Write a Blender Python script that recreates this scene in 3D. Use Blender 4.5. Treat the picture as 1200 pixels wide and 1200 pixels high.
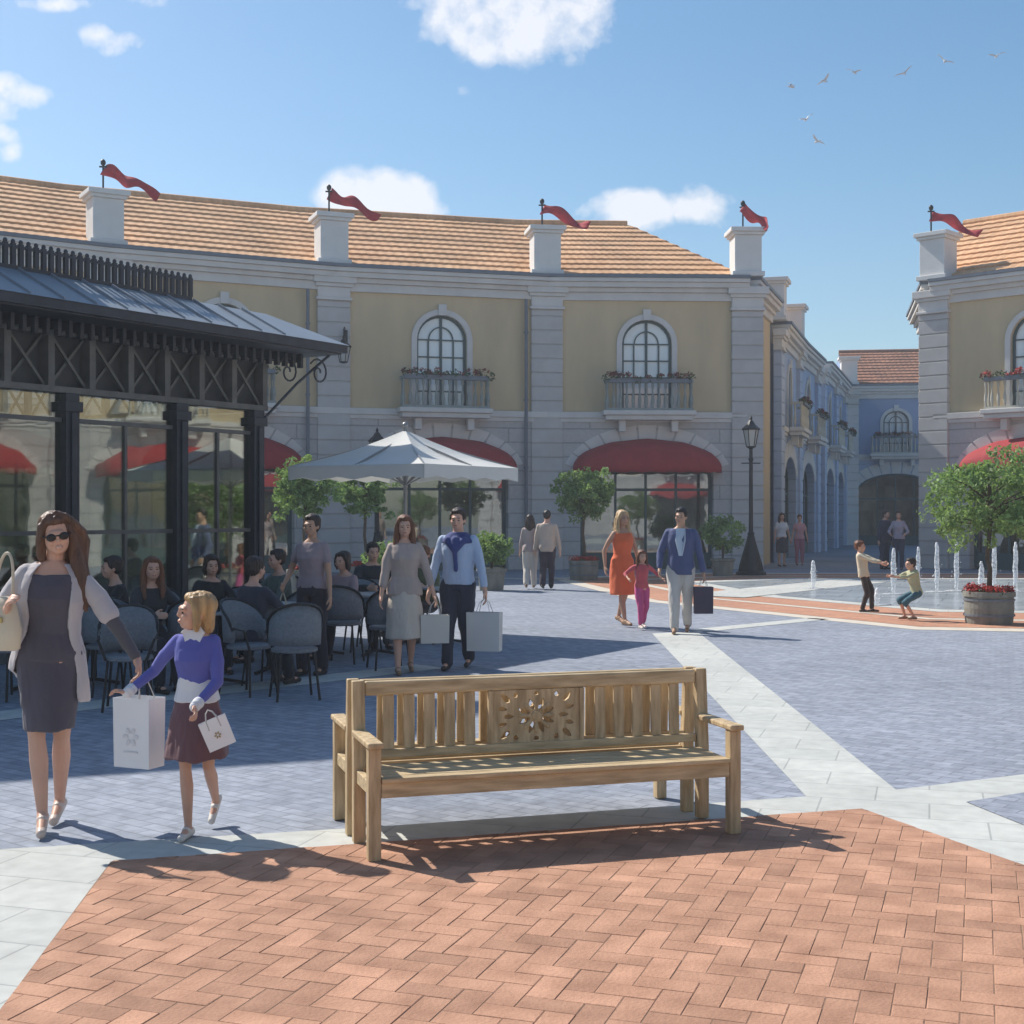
import bpy, bmesh, math, random
from mathutils import Vector, Matrix, noise
from mathutils.geometry import tessellate_polygon
R = math.radians
PI = math.pi
scene = bpy.context.scene
COL = scene.collection
for o in list(bpy.data.objects): bpy.data.objects.remove(o)

# ------------------------------------------------------------------ camera, sky, sun, exposure
EYE = 1.72
F = 1600.0          # focal length in photograph pixels (photo 1200 wide)
cam_d = bpy.data.cameras.new('camera')
cam = bpy.data.objects.new('camera', cam_d); COL.objects.link(cam)
cam.location = (0, 0, EYE); cam.rotation_euler = (R(90), 0, 0)
cam_d.sensor_width = 36; cam_d.lens = 36*F/1200; cam_d.clip_start = .1; cam_d.clip_end = 3000
scene.camera = cam

SUNV = Vector((-.80, .62, 1.0)).normalized()      # towards the sun
sun_el = math.asin(SUNV.z)
sun_az = math.atan2(SUNV.x, SUNV.y)               # clockwise from +Y
sd = bpy.data.lights.new('sun', 'SUN'); sun = bpy.data.objects.new('sun', sd); COL.objects.link(sun)
sd.energy = 4.2; sd.angle = R(.6); sd.color = (1, .94, .86)
sun.rotation_euler = SUNV.to_track_quat('Z', 'Y').to_euler()

w = bpy.data.worlds.new('World'); scene.world = w; w.use_nodes = True
nt = w.node_tree; nt.nodes.clear(); L = nt.links
def N(t, **k):
    n = nt.nodes.new(t)
    for a, b in k.items(): setattr(n, a, b)
    return n
out = N('ShaderNodeOutputWorld'); bg = N('ShaderNodeBackground'); bg.inputs[1].default_value = .10
sky = N('ShaderNodeTexSky'); sky.sky_type = 'NISHITA'; sky.sun_disc = False
sky.sun_elevation = sun_el; sky.sun_rotation = sun_az
sky.air_density = 1.0; sky.dust_density = .9; sky.ozone_density = 2.0
tc = N('ShaderNodeTexCoord'); sx = N('ShaderNodeSeparateXYZ'); L.new(tc.outputs['Generated'], sx.inputs[0])
def M(op, a, b=None, c=None, clamp=False):
    n = N('ShaderNodeMath', operation=op, use_clamp=clamp)
    for i, v in enumerate((a, b, c)):
        if v is None: continue
        if isinstance(v, (int, float)): n.inputs[i].default_value = v
        else: L.new(v, n.inputs[i])
    return n.outputs[0]
ymax = M('MAXIMUM', sx.outputs[1], .02)
pu = M('DIVIDE', sx.outputs[0], ymax); pv = M('DIVIDE', sx.outputs[2], ymax)
cv = N('ShaderNodeCombineXYZ'); L.new(pu, cv.inputs[0]); L.new(pv, cv.inputs[1])
nz = N('ShaderNodeTexNoise'); nz.inputs['Scale'].default_value = 14; nz.inputs['Detail'].default_value = 6; nz.inputs['Roughness'].default_value = .6
L.new(cv.outputs[0], nz.inputs['Vector'])
nz2 = N('ShaderNodeTexNoise'); nz2.inputs['Scale'].default_value = 40; nz2.inputs['Detail'].default_value = 5
L.new(cv.outputs[0], nz2.inputs['Vector'])
acc = None
# clouds: (px, py, rx, ry, strength) directions of the bank of small cumulus
for (px, py, rx, ry, st) in [(600,8,150,84,1.15),(660,40,80,44,.9),(450,240,96,50,1.5),(415,232,54,42,1.2),(740,248,62,34,1.15),(828,240,56,32,1.1),(700,248,40,24,.8),
                             (-6,100,50,26,1.0),(22,112,54,24,1.0),(2,122,44,30,.9),(-4,160,34,22,.9),(8,176,26,18,.7),(116,44,32,20,.75),(140,52,40,20,.8),(60,4,60,14,.7),(170,0,40,14,.5),(536,105,18,12,.4),(-40,90,40,60,1.0)]:
    cx, cy = (px-600)/F, (600-py)/F
    a = M('DIVIDE', M('SUBTRACT', pu, cx), rx/F); b = M('DIVIDE', M('SUBTRACT', pv, cy), ry/F)
    d = M('ADD', M('MULTIPLY', a, a), M('MULTIPLY', b, b))
    m = M('MULTIPLY', M('SUBTRACT', 1.0, d, clamp=True), st)
    acc = m if acc is None else M('MAXIMUM', acc, m)
nsum = M('ADD', M('MULTIPLY', M('SUBTRACT', nz.outputs[0], .5), 3.2), M('MULTIPLY', M('SUBTRACT', nz2.outputs[0], .5), 1.3))
dens = M('MULTIPLY', M('ADD', M('SUBTRACT', acc, .34), nsum), 1.5, clamp=True)
dens = M('MULTIPLY', dens, M('MULTIPLY', acc, 2.2, clamp=True))
dens = M('MULTIPLY', dens, M('GREATER_THAN', sx.outputs[1], .03))
dens = M('MULTIPLY', dens, .82)
hs = N('ShaderNodeHueSaturation'); hs.inputs['Saturation'].default_value = 1.24; hs.inputs['Hue'].default_value = .492; L.new(sky.outputs[0], hs.inputs['Color'])
mx = N('ShaderNodeMixRGB'); L.new(dens, mx.inputs[0]); L.new(hs.outputs[0], mx.inputs[1]); mx.inputs[2].default_value = (7.6, 7.6, 7.9, 1)
L.new(mx.outputs[0], bg.inputs[0]); L.new(bg.outputs[0], out.inputs[0])

scene.view_settings.view_transform = 'Standard'; scene.view_settings.look = 'None'
scene.view_settings.exposure = 0.46; scene.view_settings.gamma = 1
scene.render.engine = 'CYCLES'
scene.render.resolution_x = 1024; scene.render.resolution_y = 1024

# ------------------------------------------------------------------ helpers
def g(px, py):                      # ground point seen at a photo pixel
    z = F*EYE/(py-600.0); return Vector(((px-600)/F*z, z, 0))
def at(px, Z, py=None):             # point at depth Z
    return Vector(((px-600)/F*Z, Z, 0 if py is None else EYE+(600-py)/F*Z))

def meta(o, label=None, cat=None, group=None, kind=None):
    if label: o['label'] = label
    if cat: o['category'] = cat
    if group: o['group'] = group
    if kind: o['kind'] = kind
    return o
def empty(name, loc, rz=0.0, label=None, cat=None, group=None, kind=None):
    o = bpy.data.objects.new(name, None); COL.objects.link(o)
    o.location = loc; o.rotation_euler = (0, 0, rz); o.empty_display_size = .2
    return meta(o, label, cat, group, kind)
def children(o): return [c for c in bpy.data.objects if c.parent == o]
def copy_tree(o, parent=None):
    c = o.copy(); COL.objects.link(c); c.parent = parent
    for ch in children(o): copy_tree(ch, c)
    return c

class MB:
    def __init__(s): s.v = []; s.f = []; s.uv = None; s.col = None
    def add(s, vs, fs, m=None):
        b = len(s.v)
        for p in vs:
            p = Vector(p)
            s.v.append(m @ p if m is not None else p)
        for f in fs: s.f.append([i+b for i in f])
    def box(s, a, b, m=None):
        x0, y0, z0 = a; x1, y1, z1 = b
        s.add([(x0,y0,z0),(x1,y0,z0),(x1,y1,z0),(x0,y1,z0),(x0,y0,z1),(x1,y0,z1),(x1,y1,z1),(x0,y1,z1)],
              [(0,3,2,1),(4,5,6,7),(0,1,5,4),(1,2,6,5),(2,3,7,6),(3,0,4,7)], m)
    def bar(s, p, q, wx, wz, up=(0,0,1)):          # rectangular bar p->q
        p = Vector(p); q = Vector(q); d = (q-p).normalized(); u = Vector(up)
        if abs(d.dot(u)) > .98: u = Vector((0,1,0))
        a = d.cross(u).normalized()*wx/2; b = a.cross(d).normalized()*wz/2
        s.add([p-a-b,p+a-b,p+a+b,p-a+b,q-a-b,q+a-b,q+a+b,q-a+b],[(0,1,2,3),(7,6,5,4),(0,4,5,1),(1,5,6,2),(2,6,7,3),(3,7,4,0)])
    def tube(s, pts, rs, n=10, cap=True):
        pts = [Vector(p) for p in pts]
        if not isinstance(rs, (list, tuple)): rs = [rs]*len(pts)
        b = len(s.v); ref = None
        for i, p in enumerate(pts):
            d = (pts[min(i+1,len(pts)-1)]-pts[max(i-1,0)]).normalized()
            if ref is None:
                ref = Vector((1,0,0)) if abs(d.x) < .8 else Vector((0,1,0))
            a = (ref-d*ref.dot(d)).normalized(); ref = a; c = d.cross(a)
            for k in range(n):
                t = 2*PI*k/n; s.v.append(p+(a*math.cos(t)+c*math.sin(t))*rs[i])
        for i in range(len(pts)-1):
            for k in range(n):
                k2 = (k+1)%n
                s.f.append([b+i*n+k, b+i*n+k2, b+(i+1)*n+k2, b+(i+1)*n+k])
        if cap:
            s.f.append([b+k for k in reversed(range(n))]); e = b+(len(pts)-1)*n; s.f.append([e+k for k in range(n)])
    def lathe(s, prof, n=20, c=(0,0,0), sq=False):   # prof: (r,z)
        cx, cy, cz = c; b = len(s.v); off = PI/4 if n == 4 else 0
        for r, z in prof:
            for k in range(n):
                t = 2*PI*k/n+off; s.v.append(Vector((cx+r*math.cos(t), cy+r*math.sin(t), cz+z)))
        for i in range(len(prof)-1):
            for k in range(n):
                k2 = (k+1)%n; s.f.append([b+i*n+k, b+i*n+k2, b+(i+1)*n+k2, b+(i+1)*n+k])
        s.f.append([b+k for k in reversed(range(n))]); e = b+(len(prof)-1)*n; s.f.append([e+k for k in range(n)])
    def ell(s, c, r, m=None, n=16, k=10):
        c = Vector(c); vs = []; fs = []
        if isinstance(r, (int, float)): r = (r, r, r)
        vs.append((0,0,-1))
        for i in range(1, k):
            ph = -PI/2+PI*i/k
            for j in range(n):
                t = 2*PI*j/n; vs.append((math.cos(ph)*math.cos(t), math.cos(ph)*math.sin(t), math.sin(ph)))
        vs.append((0,0,1)); T = len(vs)-1
        for j in range(n): fs.append((0, 1+(j+1)%n, 1+j))
        for i in range(k-2):
            for j in range(n):
                j2 = (j+1)%n; fs.append((1+i*n+j, 1+i*n+j2, 1+(i+1)*n+j2, 1+(i+1)*n+j))
        for j in range(n): fs.append((T, 1+(k-2)*n+j, 1+(k-2)*n+(j+1)%n))
        pts = []
        for v in vs:
            p = Vector((v[0]*r[0], v[1]*r[1], v[2]*r[2]))
            if m is not None: p = m.to_3x3() @ p
            pts.append(p+c)
        s.add(pts, fs)
    def cap(s, p, q, r0, r1, n=12):                # capsule
        p = Vector(p); q = Vector(q)
        s.tube([p, q], [r0, r1], n); s.ell(p, r0, n=n, k=8); s.ell(q, r1, n=n, k=8)
    def rings(s, rs, n=24, m=None):                # rs: (cx,cy,cz,rx,ry)
        b = len(s.v)
        for (cx, cy, cz, rx, ry) in rs:
            for k in range(n):
                t = 2*PI*k/n; p = Vector((cx+rx*math.cos(t), cy+ry*math.sin(t), cz))
                s.v.append(m @ p if m is not None else p)
        for i in range(len(rs)-1):
            for k in range(n):
                k2 = (k+1)%n; s.f.append([b+i*n+k, b+i*n+k2, b+(i+1)*n+k2, b+(i+1)*n+k])
        s.f.append([b+k for k in reversed(range(n))]); e = b+(len(rs)-1)*n; s.f.append([e+k for k in range(n)])
    def plate(s, outer, holes=(), y0=0.0, y1=.3, m=None):   # polygon in xz, thick in y, with holes
        loops = [[Vector((x, z, 0)) for x, z in outer]]+[[Vector((x, z, 0)) for x, z in h] for h in holes]
        tris = tessellate_polygon(loops); flat = [p for l in loops for p in l]; n = len(flat)
        vs = [(p.x, y0, p.y) for p in flat]+[(p.x, y1, p.y) for p in flat]
        fs = []
        for t in tris:
            a, b, c = [flat[i] for i in t]
            if (b-a).cross(c-a).z < 0: t = (t[0], t[2], t[1])
            fs.append(t); fs.append((t[2]+n, t[1]+n, t[0]+n))
        o = 0
        for l in loops:
            k = len(l)
            for i in range(k): fs.append((o+i, o+(i+1)%k, o+(i+1)%k+n, o+i+n))
            o += k
        s.add(vs, fs, m)
    def build(s, name, mat, parent=None, loc=None, rz=0.0, smooth=False, fix=True, bevel=0, uv=None, col=None):
        me = bpy.data.meshes.new(name); me.from_pydata([tuple(v) for v in s.v], [], s.f)
        if fix:
            bm = bmesh.new(); bm.from_mesh(me); bmesh.ops.recalc_face_normals(bm, faces=bm.faces); bm.to_mesh(me); bm.free()
        if smooth:
            me.polygons.foreach_set('use_smooth', [True]*len(me.polygons))
        if uv is not None:
            l = me.uv_layers.new(name='UVMap')
            for lp in me.loops: l.data[lp.index].uv = uv[lp.vertex_index]
        if col is not None:                       # one value per face
            a = me.color_attributes.new('tone', 'FLOAT_COLOR', 'CORNER')
            buf = []
            for p in me.polygons:
                c = col[p.index]; buf += [c, c, c, 1]*p.loop_total
            a.data.foreach_set('color', buf)
        me.materials.append(mat)
        o = bpy.data.objects.new(name, me); COL.objects.link(o)
        if parent is not None: o.parent = parent
        if loc is not None: o.location = loc
        o.rotation_euler = (0, 0, rz)
        if bevel:
            md = o.modifiers.new('bevel', 'BEVEL'); md.width = bevel; md.segments = 2; md.limit_method = 'ANGLE'; md.angle_limit = R(40)
        return o

# ------------------------------------------------------------------ materials
_mc = {}
def mat(name, c, rough=.8, var=.12, scale=3.0, bump=.0, bscale=None, metal=0.0, spec=.4, stretch=None, tone=0.0, c2=None, trans=0.0, coat=0.0, sheen=0.0, detail=5):
    if name in _mc: return _mc[name]
    m = bpy.data.materials.new(name); m.use_nodes = True; t = m.node_tree; ns = t.nodes; lk = t.links
    p = ns['Principled BSDF']; p.inputs['Roughness'].default_value = rough; p.inputs['Metallic'].default_value = metal
    p.inputs['Specular IOR Level'].default_value = spec
    if coat: p.inputs['Coat Weight'].default_value = coat
    if sheen: p.inputs['Sheen Weight'].default_value = sheen
    tcn = ns.new('ShaderNodeTexCoord'); mp = ns.new('ShaderNodeMapping'); lk.new(tcn.outputs['Object'], mp.inputs[0])
    if stretch: mp.inputs['Scale'].default_value = stretch
    n1 = ns.new('ShaderNodeTexNoise'); n1.inputs['Scale'].default_value = scale; n1.inputs['Detail'].default_value = detail; lk.new(mp.outputs[0], n1.inputs['Vector'])
    cr = ns.new('ShaderNodeValToRGB'); lk.new(n1.outputs[0], cr.inputs[0])
    a = tuple(max(0, x*(1-var)) for x in c)+(1,); b = tuple(x*(1+var) for x in (c2 or c))+(1,)
    cr.color_ramp.elements[0].position = .3; cr.color_ramp.elements[0].color = a
    cr.color_ramp.elements[1].position = .7; cr.color_ramp.elements[1].color = b
    co = cr.outputs[0]
    if tone:
        at_ = ns.new('ShaderNodeAttribute'); at_.attribute_name = 'tone'
        mr = ns.new('ShaderNodeMapRange'); mr.inputs['To Min'].default_value = 1-tone; mr.inputs['To Max'].default_value = 1+tone
        lk.new(at_.outputs['Fac'], mr.inputs[0])
        mm = ns.new('ShaderNodeMixRGB'); mm.blend_type = 'MULTIPLY'; mm.inputs[0].default_value = 1
        lk.new(co, mm.inputs[1]); lk.new(mr.outputs[0], mm.inputs[2]); co = mm.outputs[0]
    lk.new(co, p.inputs['Base Color'])
    if bump:
        n2 = ns.new('ShaderNodeTexNoise'); n2.inputs['Scale'].default_value = bscale or scale*6; n2.inputs['Detail'].default_value = 4
        lk.new(mp.outputs[0], n2.inputs['Vector'])
        bp = ns.new('ShaderNodeBump'); bp.inputs['Strength'].default_value = bump; bp.inputs['Distance'].default_value = .02
        lk.new(n2.outputs[0], bp.inputs['Height']); lk.new(bp.outputs[0], p.inputs['Normal'])
    if trans:
        p.inputs['Subsurface Weight'].default_value = trans; p.inputs['Subsurface Radius'].default_value = (.02,.01,.006)
    _mc[name] = m
    return m

def brick_mat(name, c1, c2, mortar, bw, bh, ms, axes='xy', var=.1, rough=.85, offset=.5, bump=.3, src='Object', rot=0, wear=.25, wscale=.5):
    m = bpy.data.materials.new(name); m.use_nodes = True; t = m.node_tree; ns = t.nodes; lk = t.links
    p = ns['Principled BSDF']; p.inputs['Roughness'].default_value = rough; p.inputs['Specular IOR Level'].default_value = .3
    tcn = ns.new('ShaderNodeTexCoord'); v = tcn.outputs[src]
    if axes == 'xz':
        s_ = ns.new('ShaderNodeSeparateXYZ'); c_ = ns.new('ShaderNodeCombineXYZ'); lk.new(v, s_.inputs[0])
        lk.new(s_.outputs[0], c_.inputs[0]); lk.new(s_.outputs[2], c_.inputs[1]); v = c_.outputs[0]
    if rot:
        mp = ns.new('ShaderNodeMapping'); mp.inputs['Rotation'].default_value = (0,0,R(rot)); lk.new(v, mp.inputs[0]); v = mp.outputs[0]
    b = ns.new('ShaderNodeTexBrick'); lk.new(v, b.inputs['Vector']); b.offset = offset
    b.inputs['Scale'].default_value = 1; b.inputs['Brick Width'].default_value = bw; b.inputs['Row Height'].default_value = bh
    b.inputs['Mortar Size'].default_value = ms; b.inputs['Mortar Smooth'].default_value = .2; b.inputs['Bias'].default_value = 0
    b.inputs['Color1'].default_value = (*c1,1); b.inputs['Color2'].default_value = (*c2,1); b.inputs['Mortar'].default_value = (*mortar,1)
    n1 = ns.new('ShaderNodeTexNoise'); n1.inputs['Scale'].default_value = wscale; n1.inputs['Detail'].default_value = 8; n1.inputs['Roughness'].default_value = .65
    lk.new(v, n1.inputs['Vector'])
    mr = ns.new('ShaderNodeMapRange'); mr.inputs['From Min'].default_value = .3; mr.inputs['From Max'].default_value = .7
    mr.inputs['To Min'].default_value = 1-wear; mr.inputs['To Max'].default_value = 1+wear*.6; lk.new(n1.outputs[0], mr.inputs[0])
    n3 = ns.new('ShaderNodeTexNoise'); n3.inputs['Scale'].default_value = 9; n3.inputs['Detail'].default_value = 6; lk.new(v, n3.inputs['Vector'])
    mr3 = ns.new('ShaderNodeMapRange'); mr3.inputs['From Min'].default_value = .3; mr3.inputs['From Max'].default_value = .7
    mr3.inputs['To Min'].default_value = 1-var; mr3.inputs['To Max'].default_value = 1+var; lk.new(n3.outputs[0], mr3.inputs[0])
    m1 = ns.new('ShaderNodeMixRGB'); m1.blend_type = 'MULTIPLY'; m1.inputs[0].default_value = 1
    m2 = ns.new('ShaderNodeMixRGB'); m2.blend_type = 'MULTIPLY'; m2.inputs[0].default_value = 1
    lk.new(b.outputs[0], m1.inputs[1]); lk.new(mr.outputs[0], m1.inputs[2]); lk.new(m1.outputs[0], m2.inputs[1]); lk.new(mr3.outputs[0], m2.inputs[2])
    lk.new(m2.outputs[0], p.inputs['Base Color'])
    if bump:
        bp = ns.new('ShaderNodeBump'); bp.inputs['Strength'].default_value = bump; bp.inputs['Distance'].default_value = .012; bp.invert = True
        ad = ns.new('ShaderNodeMath'); ad.operation = 'MULTIPLY_ADD'; lk.new(n3.outputs[0], ad.inputs[0]); ad.inputs[1].default_value = -.35; lk.new(b.outputs['Fac'], ad.inputs[2])
        lk.new(ad.outputs[0], bp.inputs['Height']); lk.new(bp.outputs[0], p.inputs['Normal'])
    return m

def glass_mat(name, tint=(.5,.55,.55), refl=.4, rough=.02):
    m = bpy.data.materials.new(name); m.use_nodes = True; t = m.node_tree; ns = t.nodes; lk = t.links
    ns.remove(ns['Principled BSDF']); o = ns['Material Output']
    tr = ns.new('ShaderNodeBsdfTransparent'); tr.inputs[0].default_value = (*tint,1)
    gl = ns.new('ShaderNodeBsdfGlossy'); gl.inputs['Roughness'].default_value = rough; gl.inputs[0].default_value = (.9,.95,.95,1)
    fr = ns.new('ShaderNodeLayerWeight'); fr.inputs[0].default_value = .35
    mr = ns.new('ShaderNodeMapRange'); mr.inputs['To Min'].default_value = refl*.6; mr.inputs['To Max'].default_value = min(1, refl*2.2); lk.new(fr.outputs['Fresnel'], mr.inputs[0])
    nn = ns.new('ShaderNodeTexNoise'); nn.inputs['Scale'].default_value = 1.3; tcn = ns.new('ShaderNodeTexCoord'); lk.new(tcn.outputs['Object'], nn.inputs['Vector'])
    bp = ns.new('ShaderNodeBump'); bp.inputs['Strength'].default_value = .08; bp.inputs['Distance'].default_value = .02; lk.new(nn.outputs[0], bp.inputs['Height']); lk.new(bp.outputs[0], gl.inputs['Normal'])
    mx = ns.new('ShaderNodeMixShader'); lk.new(mr.outputs[0], mx.inputs[0]); lk.new(tr.outputs[0], mx.inputs[1]); lk.new(gl.outputs[0], mx.inputs[2])
    lk.new(mx.outputs[0], o.inputs[0])
    return m

M_blue = brick_mat('blue_paver', (.315,.345,.405), (.25,.28,.335), (.21,.23,.27), .21, .105, .007, var=.2, rot=38, wear=.2, wscale=.35)
M_white = brick_mat('pale_stone_slab', (.55,.56,.525), (.50,.515,.485), (.37,.38,.365), .62, .42, .006, var=.09, rot=17, wear=.16, bump=.15)
M_slot = mat('paving_bed', (.27,.165,.11), .9, .2, 8)
M_clay = mat('clay_paver', (.41,.215,.135), .88, .14, 5, bump=.25, bscale=60, tone=.20, c2=(.46,.255,.165))
M_orange = brick_mat('far_clay_paving', (.56,.28,.17), (.46,.22,.14), (.42,.27,.2), .3, .15, .012, var=.12, rot=20, wear=.15)
M_cream = mat('cream_stone', (.62,.56,.47), .8, .08, 4)
M_wet = brick_mat('fountain_stone', (.42,.46,.48), (.36,.40,.43), (.28,.31,.33), .8, .8, .02, var=.12, rot=20, rough=.22, wear=.25, wscale=1.2, bump=.1)

# ------------------------------------------------------------------ ground
def sheet(name, pts, z, m, kind='structure', thick=0):
    mb = MB(); n = len(pts)
    mb.add([(p[0], p[1], z) for p in pts], [tuple(range(n))])
    o = mb.build(name, m, fix=False)
    if o.data.polygons[0].normal.z < 0: o.data.flip_normals()
    return meta(o, kind=kind)
sheet('ground', [(-400,-60),(400,-60),(400,700),(-400,700)], 0, M_blue)
near = [g(-700,1050), g(0,996), g(450,969), g(945,934), g(1050,926), g(1200,908), g(1900,830)]
sheet('pale_path', [(p.x, p.y) for p in near]+[(14,-3),(-8,-3)], .004, M_white)
tri = [g(1132,941), g(1200,930), g(1900,850), g(1900,1250)]
sheet('blue_paving', [(p.x, p.y) for p in tri], .008, M_blue)
# straight bands of pale stone across the plaza
def band(a, b, wd, z=.004, name='pale_path'):
    a = Vector(a); b = Vector(b); d = (b-a).normalized(); n = Vector((-d.y, d.x))*wd/2
    sheet(name, [a-n, b-n, b+n, a+n], z, M_white)
l0, l1 = g(945,934), g(1050,926)
sheet('pale_path', [(l0.x,l0.y+.001),(l1.x,l1.y+.001),(2.66,19.6),(1.98,19.3)], .004, M_white)
band((2.68,19.75), (4.95,22.0), .38)
band((-8.6,6.9), (-.9,15.2), .5)
band((1.2,34.6), (-2.0,36.5), .4)

# clay herringbone, laid brick by brick and clipped to its border
zone = [g(130,1012), g(1010,950), g(1215,1022), Vector((3.4,4.0,0)), Vector((3.4,-2,0)), Vector((-1.1,-2,0)), g(-2,1190)]
zone = [(p.x, p.y) for p in zone]
def clip(poly, zn):
    n = len(zn)
    ar = sum(zn[i][0]*zn[(i+1)%n][1]-zn[(i+1)%n][0]*zn[i][1] for i in range(n))
    sgn = 1 if ar > 0 else -1
    for i in range(n):
        a, b = zn[i], zn[(i+1)%n]; res = []
        f = lambda p: sgn*((b[0]-a[0])*(p[1]-a[1])-(b[1]-a[1])*(p[0]-a[0]))
        for j in range(len(poly)):
            p, q = poly[j], poly[(j+1)%len(poly)]; fp, fq = f(p), f(q)
            if fp >= 0: res.append(p)
            if (fp >= 0) != (fq >= 0):
                t = fp/(fp-fq); res.append((p[0]+(q[0]-p[0])*t, p[1]+(q[1]-p[1])*t))
        poly = res
        if len(poly) < 3: return []
    return poly
rnd = random.Random(4)
sheet('paving_bed', zone, .0112, M_slot)
mb = MB(); cols = []; BW = .112; gap = .0016; ang = R(-19)
ca, sa = math.cos(ang), math.sin(ang)
for i in range(-80, 80):
    for j in range(-80, 80):
        for (ox, oy, w_, h_) in ((0, 0, 2, 1), (0, 1, 1, 2)):
            x = (i*1 + j*2 + ox); y = (i*1 - j*2 + oy)
            # herringbone lattice: translations (1,1) and (2,-2)
            x0, y0, x1, y1 = x*BW+gap, y*BW+gap, (x+w_)*BW-gap, (y+h_)*BW-gap
            cx, cy = (x0+x1)/2, (y0+y1)/2
            wx, wy = cx*ca-cy*sa, cx*sa+cy*ca+4
            if not (-3.5 < wx < 4.6 and -2.3 < wy < 9): continue
            q = [(a*ca-b*sa, a*sa+b*ca+4) for a, b in ((x0,y0),(x1,y0),(x1,y1),(x0,y1))]
            q = clip(q, zone)
            if len(q) < 3: continue
            zt = .0135+rnd.uniform(-.0012,.0012); n = len(q); cx = sum(p[0] for p in q)/n; cy = sum(p[1] for p in q)/n
            ins = [(p[0]+(cx-p[0])*.03, p[1]+(cy-p[1])*.03) for p in q]
            b0 = len(mb.v); c = min(1, max(0, rnd.gauss(.5,.24)))
            mb.v += [Vector((p[0],p[1],.0105)) for p in q]+[Vector((p[0],p[1],zt-.002)) for p in q]+[Vector((p[0],p[1],zt)) for p in ins]
            mb.f.append([b0+2*n+k for k in range(n)]); cols.append(c)
            for k in range(n):
                k2 = (k+1)%n
                mb.f.append([b0+k,b0+k2,b0+n+k2,b0+n+k]); cols.append(c)
                mb.f.append([b0+n+k,b0+n+k2,b0+2*n+k2,b0+2*n+k]); cols.append(c)
meta(mb.build('brick_paving', M_clay, fix=False, col=cols), kind='structure')

# octagonal fountain court
oct_ = [(1.2,35.3),(2.65,26.5),(6,20.2),(12,18.8),(18,22.5),(20,31),(15,38),(5.5,38.2)]
C0 = Vector((9.7,29.3))
def sc(s): return [tuple(C0+(Vector(p)-C0)*s) for p in oct_]
sheet('fountain_border', sc(1.03), .004, M_cream)
sheet('fountain_paving', sc(.975), .008, M_orange)
sheet('fountain_border', sc(.83), .012, M_cream)
sheet('fountain_paving', sc(.80), .016, M_orange)
sheet('fountain_border', sc(.66), .020, M_white)
sheet('fountain_basin', sc(.60), .024, M_wet)
band((4.0,27.5), (8.5,33.5), 1.5, .028)
# ------------------------------------------------------------------ buildings
M_tan = mat('tan_render', (.60,.475,.295), .9, .12, .7, bump=.15, bscale=30, stretch=(1.6,1.6,.45), detail=8)
M_stonep = mat('plain_stone', (.52,.505,.485), .85, .08, 2, bump=.2, bscale=25)
M_stone = brick_mat('rusticated_stone', (.53,.515,.495), (.49,.475,.46), (.37,.36,.35), 2.6, .42, .022, axes='xz', var=.06, wear=.1, bump=.8)
M_trim = mat('pale_stone_trim', (.64,.62,.585), .8, .07, 2, bump=.1)
M_trim2 = mat('white_stone_trim', (.70,.69,.66), .8, .06, 2, bump=.1)
M_gutter = mat('grey_gutter', (.16,.18,.21), .5, .1, 4)
M_frame = mat('green_window_frame', (.06,.10,.10), .5, .1, 6)
M_pane = mat('sky_bright_pane', (.88,.90,.89), .08, .05, 1.2, spec=1.0)  # pale base colour stands in for bright sky reflected in the glass
M_shopglass = glass_mat('shop_glass', (.75,.78,.78), .26)
M_awn = mat('red_awning_cloth', (.36,.03,.035), .8, .1, 3, bump=.1)
M_interior = mat('shop_interior', (.62,.45,.28), .9, .40, 1.1, c2=(.75,.62,.48))
M_dark = mat('dark_interior', (.085,.082,.078), .9, .3, 2)
M_iron = mat('black_iron', (.022,.025,.028), .45, .2, 8, metal=.3)
M_rail = mat('cream_balustrade', (.50,.48,.40), .8, .08, 5)
M_leaf = mat('shrub_leaf', (.055,.10,.025), .6, .25, 5, tone=.55)
M_redfl = mat('red_flower', (.45,.04,.03), .7, .25, 20, tone=.5)
M_darkfl = mat('dark_red_flower', (.20,.035,.025), .7, .3, 20, tone=.6)
M_flag = mat('red_flag_cloth', (.42,.035,.045), .8, .2, 5)
M_blueA = mat('blue_render', (.28,.37,.54), .9, .07, 1)
M_blueB = mat('grey_blue_render', (.38,.47,.62), .9, .07, 1)
M_bluestonep = mat('plain_blue_stone', (.44,.52,.66), .85, .08, 2, bump=.2, bscale=25)
M_bluestone = brick_mat('blue_grey_stone', (.40,.48,.62), (.37,.45,.59), (.29,.35,.46), 2.6, .42, .022, axes='xz', var=.06, wear=.1, bump=.6)

def tile_mat(name, c1, c2, mo):
    m = brick_mat(name, c1, c2, mo, .26, .40, .0, var=.16, src='UV', bump=0, wear=.3, wscale=.7, rough=.85); return m
M_tile = tile_mat('terracotta_tile', (.74,.45,.25), (.66,.38,.20), (.45,.25,.14))
M_tile2 = tile_mat('old_terracotta_tile', (.36,.17,.10), (.26,.13,.085), (.2,.1,.06))

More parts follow.
